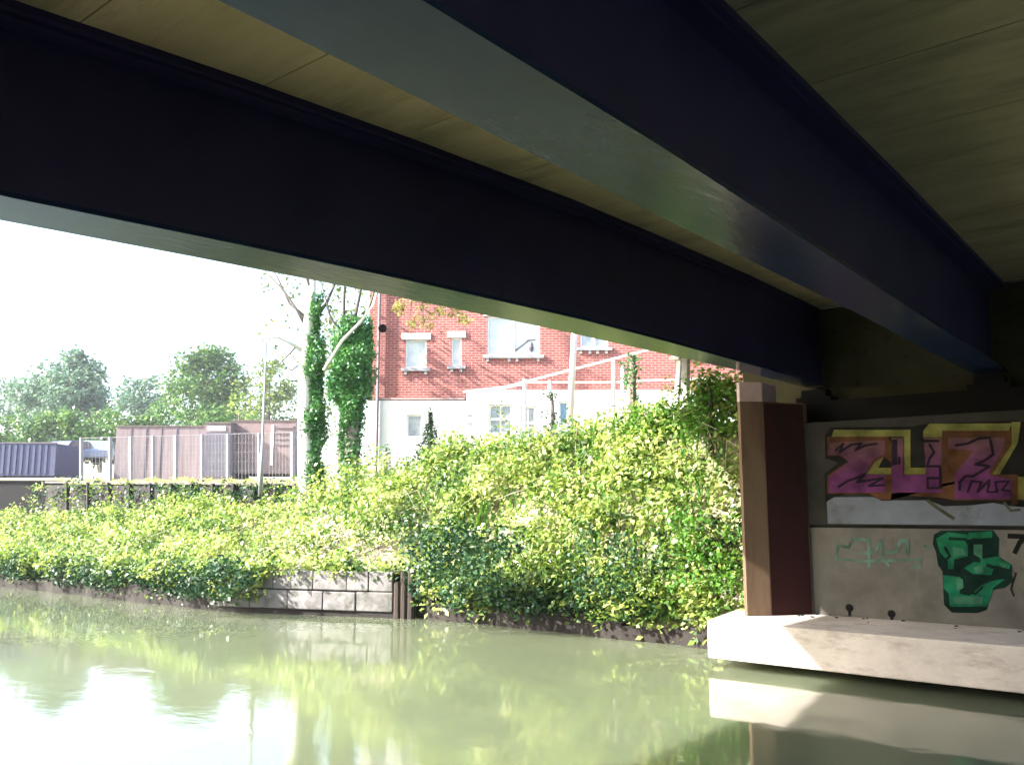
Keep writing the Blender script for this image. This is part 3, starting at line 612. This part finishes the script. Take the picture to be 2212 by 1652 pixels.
def shed_roof(e, w_, h, d):
    mb = MB(); mb.box(-.03, w_ + .03, -.05, d + .05, h + .002, h + .09); mb.build('roof', M['rail_brown'], e)
def boards(col):
    def f(e, w_, h, d):
        shed_roof(e, w_, h, d); mb = MB()
        for k in range(1, int(w_ / .9)): mb.box(k * .9 - .03, k * .9 + .03, -.03, -.002, 0, h)
        mb.build('cover_strip', M[col], e)
    return f
boxy('garden_shed', 'long mauve brown boarded shed behind the wire fence', 'shed', 245, 437, 922, 1032, 53, 5, M['mauve'], boards('lilac'))
def lilac_extra(e, w_, h, d):
    shed_roof(e, w_, h, d); mb = MB(); mb.box(.1, w_ - .1, -.03, -.002, .3, h - .5); mb.build('door', M['lilac'], e)
    mb = MB(); mb.box(.2, w_ - .3, -.04, -.002, h - .4, h - .15); mb.build('window', M['white_paint'], e)
boxy('lilac_shed', 'small lilac grey shed with a wide door behind the wire fence', 'shed', 437, 494, 915, 1030, 51.5, 4, M['mauve'], lilac_extra)
def louvre(e, w_, h, d):
    shed_roof(e, w_, h, d); mb = MB()
    for k in range(4): mb.box(w_ * .7, w_ - .1, -.06, -.002, h - .4 - k * .33, h - .25 - k * .33)
    mb.build('slat_panel', M['mauve'], e); mb = MB(); mb.box(w_ * .62, w_ * .66, -.05, -.002, .5, h - .2); mb.build('corner_strip', M['white_paint'], e)
boxy('pink_shed', 'pale pink shed with louvred slats at the right end of the fence', 'shed', 497, 636, 910, 1012, 52.5, 5, mat('pale_pink_board', (.17, .12, .12), .85, (.22, .16, .16), 2), louvre)
def cont(e, w_, h, d):
    mb = MB()
    for k in range(int(w_ / .35)): mb.box(k * .35 + .05, k * .35 + .2, -.04, -.002, .1, h - .08)
    mb.build('corrugation', M['blue_van'], e); mb = MB(); mb.box(-.02, w_ + .02, -.06, .05, h + .002, h + .08); mb.build('top_rail', M['lilac'], e)
boxy('blue_container', 'blue corrugated container at the far left edge', 'container', -160, 118, 958, 1016, 51, 3, M['blue_van'], cont, 'body')
def car(name, label, px, py, D, rot, paintm):
    p = at_d(px, py, D); e = empty(name, (p.x, p.y, p.z), YAW + rot); tag(e, label, 'car', 'cars parked beside the blue container')
    prof = [(-2, .25), (-2, .75), (-1.7, .85), (-1.1, .92), (-.7, 1.4), (.7, 1.42), (1.2, .95), (1.9, .82), (2.05, .6), (2.05, .25)]
    mb = MB(); mb.prism(prof, lambda u, v, t: (u, -.85 + t, v), 1.7); mb.build('body', paintm, e, bevel=.06)
    gl = MB()
    for yy in (-.87, .852): gl.prism([(-.95, .97), (-.62, 1.33), (.62, 1.35), (1.0, .97)], lambda u, v, t, yy=yy: (u, yy + t, v), .018)
    gl.build('side_window', M['carglass'], e)
    for xx in (-1.3, 1.3):
        for yy in (-.78, .78):
            wh = MB(); wh.tube([(xx, yy - .12, .31), (xx, yy + .12, .31)], .31, 16); wh.build('wheel', M['tyre'], e)
car('parked_car', 'dark navy car parked just right of the blue container', 150, 1002, 56, R(70), M['carpaint'])
car('parked_car', 'grey blue car at the left end of the wire fence', 212, 1000, 58, R(110), M['carwhite'])

# low timber rail along the crest; near-black boards stand for shaded gaps
eb = at_d(240, 1046, 27); eD = lambda px: float(np.interp(px, [-60, 41, 180, 366, 600, 640], [41, 37.5, 33.5, 29.8, 27, 26.6]))
edg = empty('timber_edging', tuple(eb)); tag(edg, 'long weathered timber rail over near-black boards standing for shade along the top of the bank', 'edging')
def epx(px): return 1046 + (px < 300) * 0
PX = list(range(100, 650, 45)); ty = lambda px: 1041 + 5 * (px - 100) / 540
mb = MB()
for a, b in zip(PX[:-1], PX[1:]): mb.bar(at_d(a, ty(a), eD(a)) - eb, at_d(b, ty(b), eD(b)) - eb, .12, .07)
mb.build('top_rail', M['rail_brown'], edg)
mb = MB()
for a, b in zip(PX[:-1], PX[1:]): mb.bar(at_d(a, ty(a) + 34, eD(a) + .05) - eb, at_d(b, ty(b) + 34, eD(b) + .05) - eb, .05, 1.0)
mb.build('shade_board', M['shadewood'], edg)
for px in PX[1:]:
    mb = MB(); mb.bar(at_d(px, ty(px), eD(px) - .12) - eb, at_d(px, ty(px) + 60, eD(px) - .12) - eb, .1, .1); mb.build('post', M['shadewood'], edg)
boxy('shade_box', 'large near-black box standing for a shaded hollow on the bank at the left edge', 'box', -60, 97, 1040, 1135, 37.6, 1.6, M['shadewood'], lambda e, w_, h, d: (lambda m_: (m_.box(-.05, w_ + .05, -.05, d + .05, h + .002, h + .06), m_.build('lid', M['shadewood'], e)))(MB()), 'body')  # near-black body put where a shaded region lies

# ------------------------------------------------------------------ bank foliage
NB = 1500; bx = np.concatenate([rng.uniform(-34, -6.3, NB - 300), rng.uniform(-60, -34, 300)]); u = rng.uniform(-.02, 1.12, len(bx)) * np.where(bx < -19.5, .93, 1); 
by = yb(bx) + u * (16.4 - yb(bx)); bz_ = hgt(bx, by)
keep = ~((bx > -17.9) & (bx < -13.2) & (by < 11.4 + (bx + 17.6) * .41 + .75) ) & (bz_ > -.2)
bx, by, bz_, u = bx[keep], by[keep], bz_[keep], u[keep]
sz = rng.uniform(.2, .62, len(bx)) ** 1.0
def relief(x, y): return .5 + .5 * np.sin(1.9 * x + 1.3 * np.sin(1.1 * y + .6 * x) + .8 * y) * np.sin(.83 * x - 1.7 * y + 1.1 * np.sin(.7 * x))
rl = relief(bx, by) + .25 * relief(bx * 2.3 + 5, by * 2.1); bz_ = bz_ + .55 * (rl - .45) * np.clip(u * 4, .25, 1); by = by - .45 * (rl - .35) * np.clip(u * 4, .25, 1)
lift = np.where(rng.uniform(0, 1, len(bx)) < .18, rng.uniform(.1, .5, len(bx)), 0) * (bx > -20)
blobs = [(x, y - .1, z + .1 + s * .25 + l, s * (1.15 - l), s * (.9 - l * .6), s * (.7 + l)) for x, y, z, s, l in zip(bx, by, bz_, sz, lift)]
# overhang along the water's edge
ex = rng.uniform(-40, -6.5, 420); ey = yb(ex) - rng.uniform(-.1, .3, 420)
k2 = ~((ex > -17.9) & (ex < -13.3)); ex, ey = ex[k2], ey[k2]
blobs += [(x, y + .1, rng.uniform(.6, .95), rng.uniform(.2, .4), rng.uniform(.2, .35), rng.uniform(.18, .32)) for x, y in zip(ex, ey)]
# brambles tumbling over the stone wall
for k in range(30):
    t = random.uniform(-.02, .3); p = A0 + dd0 * t; blobs.append((p.x, p.y - .12, random.uniform(.45, .9), .3, .2, .24))
for k in range(60):
    t = random.random() ** 1.9; p = A0 + dd0 * t; blobs.append((p.x, p.y + .1 + random.uniform(-.15, .3), .95 + random.uniform(-.08, .25) - (1 - t) * random.uniform(0, .5) * (t < .5), .3, .25, .2))
pts = blob_pts(blobs, 560); pts = pts[pts[:, 2] > rng.uniform(.05, .42, len(pts))]
print('bank leaves', len(pts))
tag(leaf_obj('bank_undergrowth', pts, .11, M['l_bramble'], upb=.5, extra=np.array([-.1, -.45, 0])), 'dense yellow green brambles covering the river bank', 'undergrowth', kind='stuff')
db_ = []
for k in range(84):
    x = -random.uniform(6.6, 40) ; f = random.uniform(.02, .5)
    if -17.6 < x < -13.2: continue
    for q in range(9):
        xx = x + random.gauss(0, .45); yy = float(yb(xx)) + f * 2.4 + random.gauss(0, .15) - .34 - .12 * (x < -17); s_ = random.uniform(.15, .38) * (1.25 if x < -17 else 1)
        db_.append((xx, yy, max(.6, float(hgt(xx, yy)) + .35 + random.uniform(-.1, .2)), s_, s_ * .8, s_))
tag(leaf_obj('shade_undergrowth', blob_pts(db_, 620), .09, M['l_dark'], upb=.3), 'patches of dark leaves standing for shade low on the river bank near the water', 'undergrowth', kind='stuff')  # dark leaves added to stand for shade on the lower bank
tg = MB()
for k in range(900):
    x = -random.triangular(6.5, 20, 8); yy = random.uniform(13.8, 16.6) if k % 3 else float(yb(x)) + random.uniform(0, 2.5)
    if yy < float(yb(x)) + .1 or (x < -13 and yy < 14): continue
    z = float(hgt(x, yy)) + .15; L_ = random.uniform(.35, .85); a = random.uniform(0, 6.28); w2 = random.uniform(.012, .028); dx, dy = math.cos(a), math.sin(a)
    q = [Vector((x, yy, z)), Vector((x + dx * .08 * L_, yy + dy * .08 * L_, z + L_ * .55)), Vector((x + dx * .35 * L_, yy + dy * .35 * L_, z + L_ * .95))]; nn = Vector((-dy, dx, 0)) * w2
    tg.poly([q[0] - nn, q[0] + nn, q[1] + nn, q[1] - nn]); tg.poly([q[1] - nn, q[1] + nn, q[2]])
tag(tg.build('tall_weeds', M['l_green'], fix=False), 'tall upright green weeds and grasses standing out of the bank brambles', 'weeds', kind='stuff')
# soil strip, colour darkened to carry the shade under the overhang
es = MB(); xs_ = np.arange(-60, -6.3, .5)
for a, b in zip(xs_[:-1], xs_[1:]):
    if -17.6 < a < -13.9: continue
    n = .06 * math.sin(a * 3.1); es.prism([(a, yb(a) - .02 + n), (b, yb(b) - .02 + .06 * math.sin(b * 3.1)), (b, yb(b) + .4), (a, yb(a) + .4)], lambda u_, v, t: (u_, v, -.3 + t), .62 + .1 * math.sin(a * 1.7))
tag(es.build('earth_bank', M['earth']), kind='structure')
# dry stems
st = MB()
for k in range(260):
    x = random.uniform(-34, -6.6); yy = float(yb(x)) + random.uniform(.3, 2.2); z = float(hgt(x, yy)) + .1; L_ = random.uniform(.4, 1.0)
    a = random.uniform(0, 6.28); st.tube([(x, yy, z), (x + .3 * L_ * math.cos(a), yy - .3 * L_, z + L_ * .8), (x + .8 * L_ * math.cos(a), yy - .6 * L_, z + L_ * .6)], [.012, .008, .004], 4)
tag(st.build('dry_stems', M['l_dry']), 'pale dry bramble stems arching out of the bank', 'stems', kind='stuff')

def shrub(name, label, cat, px, py, D, blobs_, size, lm, dens=600, trunk=True, group=None, upb=.5):
    p = at_d(px, py, D); e = empty(name, tuple(p)); tag(e, label, cat, group)
    P = blob_pts(blobs_, dens); leaf_obj('foliage', P, size, lm, e, upb=upb)
    if trunk:
        mb = MB(); top = max(b[2] for b in blobs_)
        mb.tube([(0, 0, -.4), (.02, .01, top * .5), (0, .02, top)], [.06, .045, .02], 6); mb.build('stem', M['twig'], e)
    return e
def cloud(n, w_, h, d, rmin, rmax, taper=0):
    out = []
    for k in range(n):
        v = random.random(); wd = w_ * (1 - taper * v); out.append((random.uniform(-wd, wd) / 2, random.uniform(-d, d) / 2, v * h, *(random.uniform(rmin, rmax) * s for s in (1, 1, .85))))
    return out
# dark ivy mass right of the stone wall
shrub('dark_shrub', 'dark green shrub spilling to the water right of the stone wall', 'shrub', 980, 1300, 16.6, cloud(48, 2.5, 1.35, .6, .18, .42), .085, M['l_dark'], 700, trunk=False)
shrub('dark_shrub', 'narrow dark shrub hanging over the left end of the stone wall', 'shrub', 480, 1285, 19.0, cloud(26, 1.5, .7, .4, .15, .32), .09, M['l_dark'], 600, trunk=False)
shrub('green_shrub', 'deep green shrub at the foot of the bank beside the pillar', 'shrub', 1530, 1270, 14.6, cloud(34, 1.2, 1.2, .5, .15, .32), .08, M['l_green'], 600, trunk=False)
shrub('dark_shrub', 'dark leafy shrub midway up the bank right of centre', 'shrub', 1290, 1290, 15.4, cloud(30, 1.3, 1.0, .5, .15, .3), .08, M['l_dark'], 520, trunk=False)
shrub('green_shrub', 'tall bright green shrub against the pillar at the top of the bank', 'shrub', 1535, 940, 16.6, cloud(40, 1.1, 1.1, .8, .14, .3), .09, M['l_green'], 620)
shrub('green_shrub', 'bright green shrub around the white and grey posts', 'shrub', 1420, 960, 18, cloud(36, 1.3, .75, .7, .14, .3), .09, M['l_green'], 560)
shrub('dry_hedge', 'straw yellow hedge of dry leaves below the brick wall near the pillar', 'hedge', 1510, 850, 20.5, cloud(26, 2.2, .5, .5, .12, .22), .08, M['l_autumn'], 500)
# small conical conifer
e = shrub('small_conifer', 'small dark cone shaped conifer in front of the white wall', 'conifer', 929, 992, 24.5, [(random.gauss(0, .01) + (.25 * (1 - k / 26)) * math.cos(k * 2.4), (.25 * (1 - k / 26)) * math.sin(k * 2.4), .05 + 1.25 * k / 26, .2 * (1.05 - k / 26) + .03, .2 * (1.05 - k / 26) + .03, .14) for k in range(27)], .06, M['l_dark'], 4500)
shrub('dark_bush', 'narrow dark bush just left of the blue pane on the white wall', 'bush', 1193, 935, 22.5, cloud(16, .35, 1.0, .3, .1, .2, .5), .07, M['l_dark'], 1100)
shrub('blue_green_bush', 'small pale blue green bush at the house corner', 'bush', 832, 1005, 23.5, cloud(12, .5, .5, .3, .1, .2, .6), .07, M['l_blue'], 700)
# ivy-clad stump by the handrail
p = at_d(1366, 905, 21); e = empty('ivy_covered_stump', tuple(p)); tag(e, 'ivy covered stump standing through the sloping handrail', 'stump')
mb = MB(); mb.tube([(0, 0, -.5), (0, 0, .8), (.05, 0, 1.5)], [.14, .11, .06], 8); mb.build('trunk', M['bark'], e)
leaf_obj('ivy', blob_pts([(random.uniform(-.14, .14), random.uniform(-.12, .12), .1 + 1.4 * k / 26, .14 + .07 * (k > 15), .14, .13) for k in range(27)], 1300), .075, M['l_ivy'], e)

# ------------------------------------------------------------------ the two ivy-clad trees
def ivy_tree(label, pxb, pyb, D, prof, barkm, ivyside, branches, crown, crownm, ivydens, cdens=620):
    p = at_d(pxb, pyb, D); e = empty('ivy_covered_tree', tuple(p)); tag(e, label, 'tree', 'ivy covered trees beside the brick house')
    T = [at_d(x, y, D) - p for x, y, r in prof]; mb = MB(); mb.tube([T[0] - Vector((0, 0, .5))] + T, [prof[0][2] * 1.15] + [q[2] for q in prof], 12); mb.build('trunk', barkm, e, smooth=True)
    for br in branches:
        Q = [at_d(x, y, D + dz) - p for x, y, dz, r in br]
        mb = MB(); mb.tube(Q, [q[3] for q in br], 6); mb.build('branch', barkm if br[0][3] > .085 else M['palebark'] if br[0][0] == 700 else M['twig'], e, smooth=True)
    P = []
    for (x, y, rx) in ivydens:
        c = at_d(x, y, D) - p
        n = int(260 * rx / .35); a = rng.uniform(0, 6.283, n); r = rx * rng.uniform(.7, 1.12, n) * (1 + .28 * np.sin(a * 2 + y * .06)) * rng.uniform(.75, 1.2)
        Pn = np.array(c)[None] + np.stack([np.cos(a) * r, np.sin(a) * r, rng.uniform(-.22, .22, n)], 1); P.append(Pn)
    leaf_obj('ivy', np.concatenate(P), .10, M['l_ivy'], e, upb=.2)
    if crown:
        bl_ = []
        for (x, y, dz, r) in crown: c = at_d(x, y, D + dz) - p; bl_.append((c.x, c.y, c.z, r, r, r * .7))
        leaf_obj('crown', blob_pts(bl_, cdens), .12, crownm, e)
    return e
b1 = [[(655, 760, 0, .09), (640, 748, -.2, .06), (600, 728, -.5, .035), (560, 735, -.7, .028), (520, 738, -.8, .018), (478, 731, -.9, .008)],
      [(660, 700, 0, .07), (640, 668, 0, .04), (615, 630, .3, .025), (560, 572, .5, .015)], [(665, 690, 0, .06), (625, 655, .3, .03), (600, 600, .3, .02), (575, 560, .5, .01)],
      [(672, 690, 0, .12), (676, 620, 0, .09), (680, 500, .2, .07), (670, 350, .3, .04)], [(680, 690, 0, .06), (705, 655, .3, .045), (730, 600, .5, .03), (760, 520, .6, .02)],
      [(676, 640, 0, .05), (650, 560, .4, .03), (620, 470, .4, .02)], [(640, 748, -.2, .03), (620, 770, -.3, .02), (600, 790, -.3, .012), (580, 800, -.3, .006)], [(655, 780, 0, .03), (630, 800, .2, .02), (610, 780, .2, .01)]]
random.seed(5)
cr1 = [(random.uniform(560, 800), random.uniform(330, 600), random.uniform(-1, 1.5), random.uniform(.3, .6)) for k in range(18)] + [(random.uniform(690, 800), random.uniform(600, 720), random.uniform(.4, 1.6), random.uniform(.15, .34)) for k in range(60)] + [(random.uniform(560, 660), random.uniform(600, 780), random.uniform(0, 1.5), random.uniform(.1, .24)) for k in range(26)] + [(random.uniform(590, 650), random.uniform(760, 870), random.uniform(0, 1.5), random.uniform(.15, .3)) for k in range(6)]
iv1 = [(679 + random.uniform(-4, 4), y, .25 + .05 * math.sin(y * .05) - (y < 730) * .1) for y in range(650, 1068, 9)]
ivy_tree('left ivy covered tree with a pale trunk edge beside the metal column', 672, 1062, 25.0, [(664, 1062, .25), (661, 940, .24), (660, 850, .22), (662, 760, .19), (668, 690, .15), (674, 620, .11)], M['palebark'], 1, b1, cr1, M['l_crown'], iv1, 90)
b2 = [[(700, 800, -.3, .05), (740, 735, -.4, .045), (780, 695, -.4, .04), (805, 660, -.4, .03), (822, 600, -.4, .02)], [(757, 740, 0, .08), (770, 670, .2, .05), (785, 600, .3, .04), (800, 480, .4, .03)],
      [(752, 735, 0, .07), (742, 680, .2, .05), (745, 600, .4, .035), (730, 500, .4, .025)], [(762, 720, 0, .05), (795, 670, .2, .035), (812, 620, .3, .025), (840, 560, .3, .02)],
      [(745, 720, 0, .05), (715, 690, 0, .035), (705, 650, 0, .02), (690, 600, 0, .01)], [(800, 600, .2, .03), (850, 630, 0, .02), (900, 652, 0, .012), (960, 660, 0, .008)]]
cr2 = [(random.uniform(700, 900), random.uniform(350, 600), random.uniform(-1, 1.2), random.uniform(.3, .55)) for k in range(15)] + [(random.uniform(705, 800), random.uniform(640, 740), random.uniform(.3, 1.2), random.uniform(.12, .28)) for k in range(22)]
iv2 = [(758 + random.uniform(-6, 6) + (y < 850) * 4, y, .24 + .26 * max(0, min(1, (930 - y) / 120)) * (1 - max(0, (760 - y) / 90))) for y in range(700, 1062, 8)]
iv2 += [(730 - (y - 820) * .1, y, .2) for y in range(740, 860, 10)] + [(792, y, .14) for y in range(700, 800, 12)]
ivy_tree('right ivy covered tree thick with dark ivy beside the drainpipe', 757, 1060, 24.6, [(757, 1060, .24), (760, 950, .22), (757, 850, .2), (757, 760, .17), (757, 720, .12)], M['bark'], 1, b2, cr2, M['l_crown'], iv2, 90)
# leafy branch hanging across the brick wall
p = at_d(905, 600, 22.5); e = empty('hanging_branches', tuple(p)); tag(e, 'yellowing leafy branches hanging in front of the brick wall above the small window', 'branches')
mb = MB()
for (x, y) in ((860, 675), (885, 690), (915, 700), (945, 690), (985, 690), (1005, 690)):
    q = at_d(x, y, 22.5 + random.uniform(-.3, .3)) - p; mb.tube([Vector((random.uniform(-.3, .3), 0, 1.5)), q * .5 + Vector((0, 0, .7)), q], [.03, .02, .006], 5)
mb.build('twig', M['twig'], e)
bl_ = []
for k in range(46):
    x = random.uniform(850, 1012); y = random.uniform(560, 708 - abs(x - 915) * .12); q = at_d(x, y, 22.5 + random.uniform(-.4, .4)) - p; r = random.uniform(.08, .19); bl_.append((q.x, q.y, q.z, r, r, r))
leaf_obj('foliage', blob_pts(bl_, 1900), .09, M['l_autumn'], e)

# ------------------------------------------------------------------ far trees
def far_tree(name, label, px, ybot, ytop, wpx, D, lm, nb, size, dens, group='trees behind the sheds', taper=.45, trunkm='bark'):
    p = at_d(px, ybot, D); top = at_d(px, ytop, D).z - p.z; W = wpx / FPX * D
    e = empty(name, (p.x, p.y, p.z)); tag(e, label, 'tree', group)
    bl = []
    for k in range(nb):
        v = random.random() ** .9; wd = W * (math.sin(math.pi * (.18 + .78 * v)) ** .6) * .42
        a = random.uniform(0, 6.28); r = math.sqrt(random.random()); s = random.uniform(.10, .2) * W * (1 - .5 * v * taper)
        bl.append((math.cos(a) * r * wd, math.sin(a) * r * wd, top * (.12 + .80 * v), s, s, s * .8))
    leaf_obj('crown', blob_pts(bl, dens), size, lm, e)
    mb = MB(); mb.tube([(0, 0, -1), (.1, 0, top * .4), (0, .1, top * .85)], [.035 * W + .05, .025 * W + .03, .02], 8)
    for k in range(6):
        a = k * 1.05; z = top * (.3 + .08 * k); mb.tube([(0, 0, z), (math.cos(a) * W * .2, math.sin(a) * W * .2, z + W * .15), (math.cos(a) * W * .36, math.sin(a) * W * .36, z + W * .3)], [.05, .035, .015], 5)
    mb.build('trunk', M[trunkm], e)
    return e
far_tree('broad_tree', 'tall blue green tree standing over the blue container', 135, 1000, 750, 225, 120, M['l_blue'], 95, .6, 44)
far_tree('broad_tree', 'hazy pale tree at the far left edge behind the blue green tree', 10, 1000, 785, 170, 150, M['l_blue'], 44, .62, 20)
far_tree('broad_tree', 'dark green tree with bright top behind the middle of the fence', 440, 980, 742, 215, 110, M['l_mid'], 90, .52, 48)
far_tree('broad_tree', 'small blue green tree left of the dark tree', 300, 980, 808, 170, 135, M['l_blue'], 50, .6, 36)
far_tree('broad_tree', 'loose yellow green tree right of the dark tree', 575, 980, 770, 170, 105, M['l_crown'], 60, .45, 40)
far_tree('broad_tree', 'low dark tree between the blue container and the shed', 215, 1000, 880, 150, 95, M['l_mid'], 30, .45, 40)
far_tree('broad_tree', 'yellow green tree seen between the dark tree and the metal column', 512, 980, 850, 110, 90, M['l_bramble'], 36, .4, 44)
far_tree('broad_tree', 'thin yellow green tree behind the two ivy covered trunks', 735, 1000, 640, 190, 90, M['l_crown'], 50, .42, 26)
hb = at_d(300, 960, 85); e = empty('hedge', tuple(hb)); tag(e, 'long dark hedge behind the sheds and container', 'hedge')
hbl = []
for k in range(90):
    x = random.uniform(-60, 640); q = at_d(x, random.uniform(900, 985), 85 + random.uniform(-1, 1)) - hb; hbl.append((q.x, q.y, q.z, *(random.uniform(.8, 1.5),) * 3))
leaf_obj('foliage', blob_pts(hbl, 90), .4, M['l_mid'], e)
# low weeds on the ground in front of the fence
wd_ = []
for k in range(230):
    px_ = random.uniform(60, 640); q = at_d(px_, 1046 + random.uniform(0, 48) - (px_ > 500) * 12, eD(px_) - random.uniform(.15, .5)); r = random.uniform(.1, .3); wd_.append((q.x, q.y, q.z, r, r, r * random.uniform(.6, 1.3)))
tag(leaf_obj('edge_ivy', blob_pts(wd_[:70], 420), .12, M['l_dark'], upb=.2), 'dark ivy clumps hanging over the timber edging', 'ivy', kind='stuff')
tag(leaf_obj('edge_weeds', blob_pts(wd_[170:], 380), .11, M['l_bramble']), 'pale weeds growing up against the timber edging', 'weeds', kind='stuff')
wx = []
for k in range(260):
    q = at_d(random.uniform(100, 640), random.uniform(1020, 1050), random.uniform(34, 47.5)); zz = float(hgt(q.x, q.y)); r = random.uniform(.12, .3); wx.append((q.x, q.y, zz + .08, r, r, r * .7))
for k in range(160):
    px_ = random.uniform(120, 640); q = at_d(px_, 1050, eD(px_) - .3); zz = float(hgt(q.x, q.y)); r = random.uniform(.1, .24); wx.append((q.x, q.y - .1, zz + random.uniform(-.1, .45), r, r, r))
tag(leaf_obj('weeds', blob_pts(wx, 420), .1, M['l_pale']), 'pale weeds growing on the ground between the edging and the fence', 'weeds', kind='stuff')

# ------------------------------------------------------------------ hazy air
hz = MB(); hz.box(-420, 300, -60, 420, -2.5, 34)
hm = bpy.data.materials.new('haze_air'); hm.use_nodes = True; t = hm.node_tree; t.nodes.remove(t.nodes['Principled BSDF'])
pv = t.nodes.new('ShaderNodeVolumePrincipled'); pv.inputs['Density'].default_value = .0004; pv.inputs['Color'].default_value = (.86, .93, 1, 1); pv.inputs['Anisotropy'].default_value = .2
t.links.new(pv.outputs[0], t.nodes['Material Output'].inputs['Volume'])
tag(hz.build('haze', hm), 'thin pale haze over the river and the far trees', 'haze', kind='stuff')
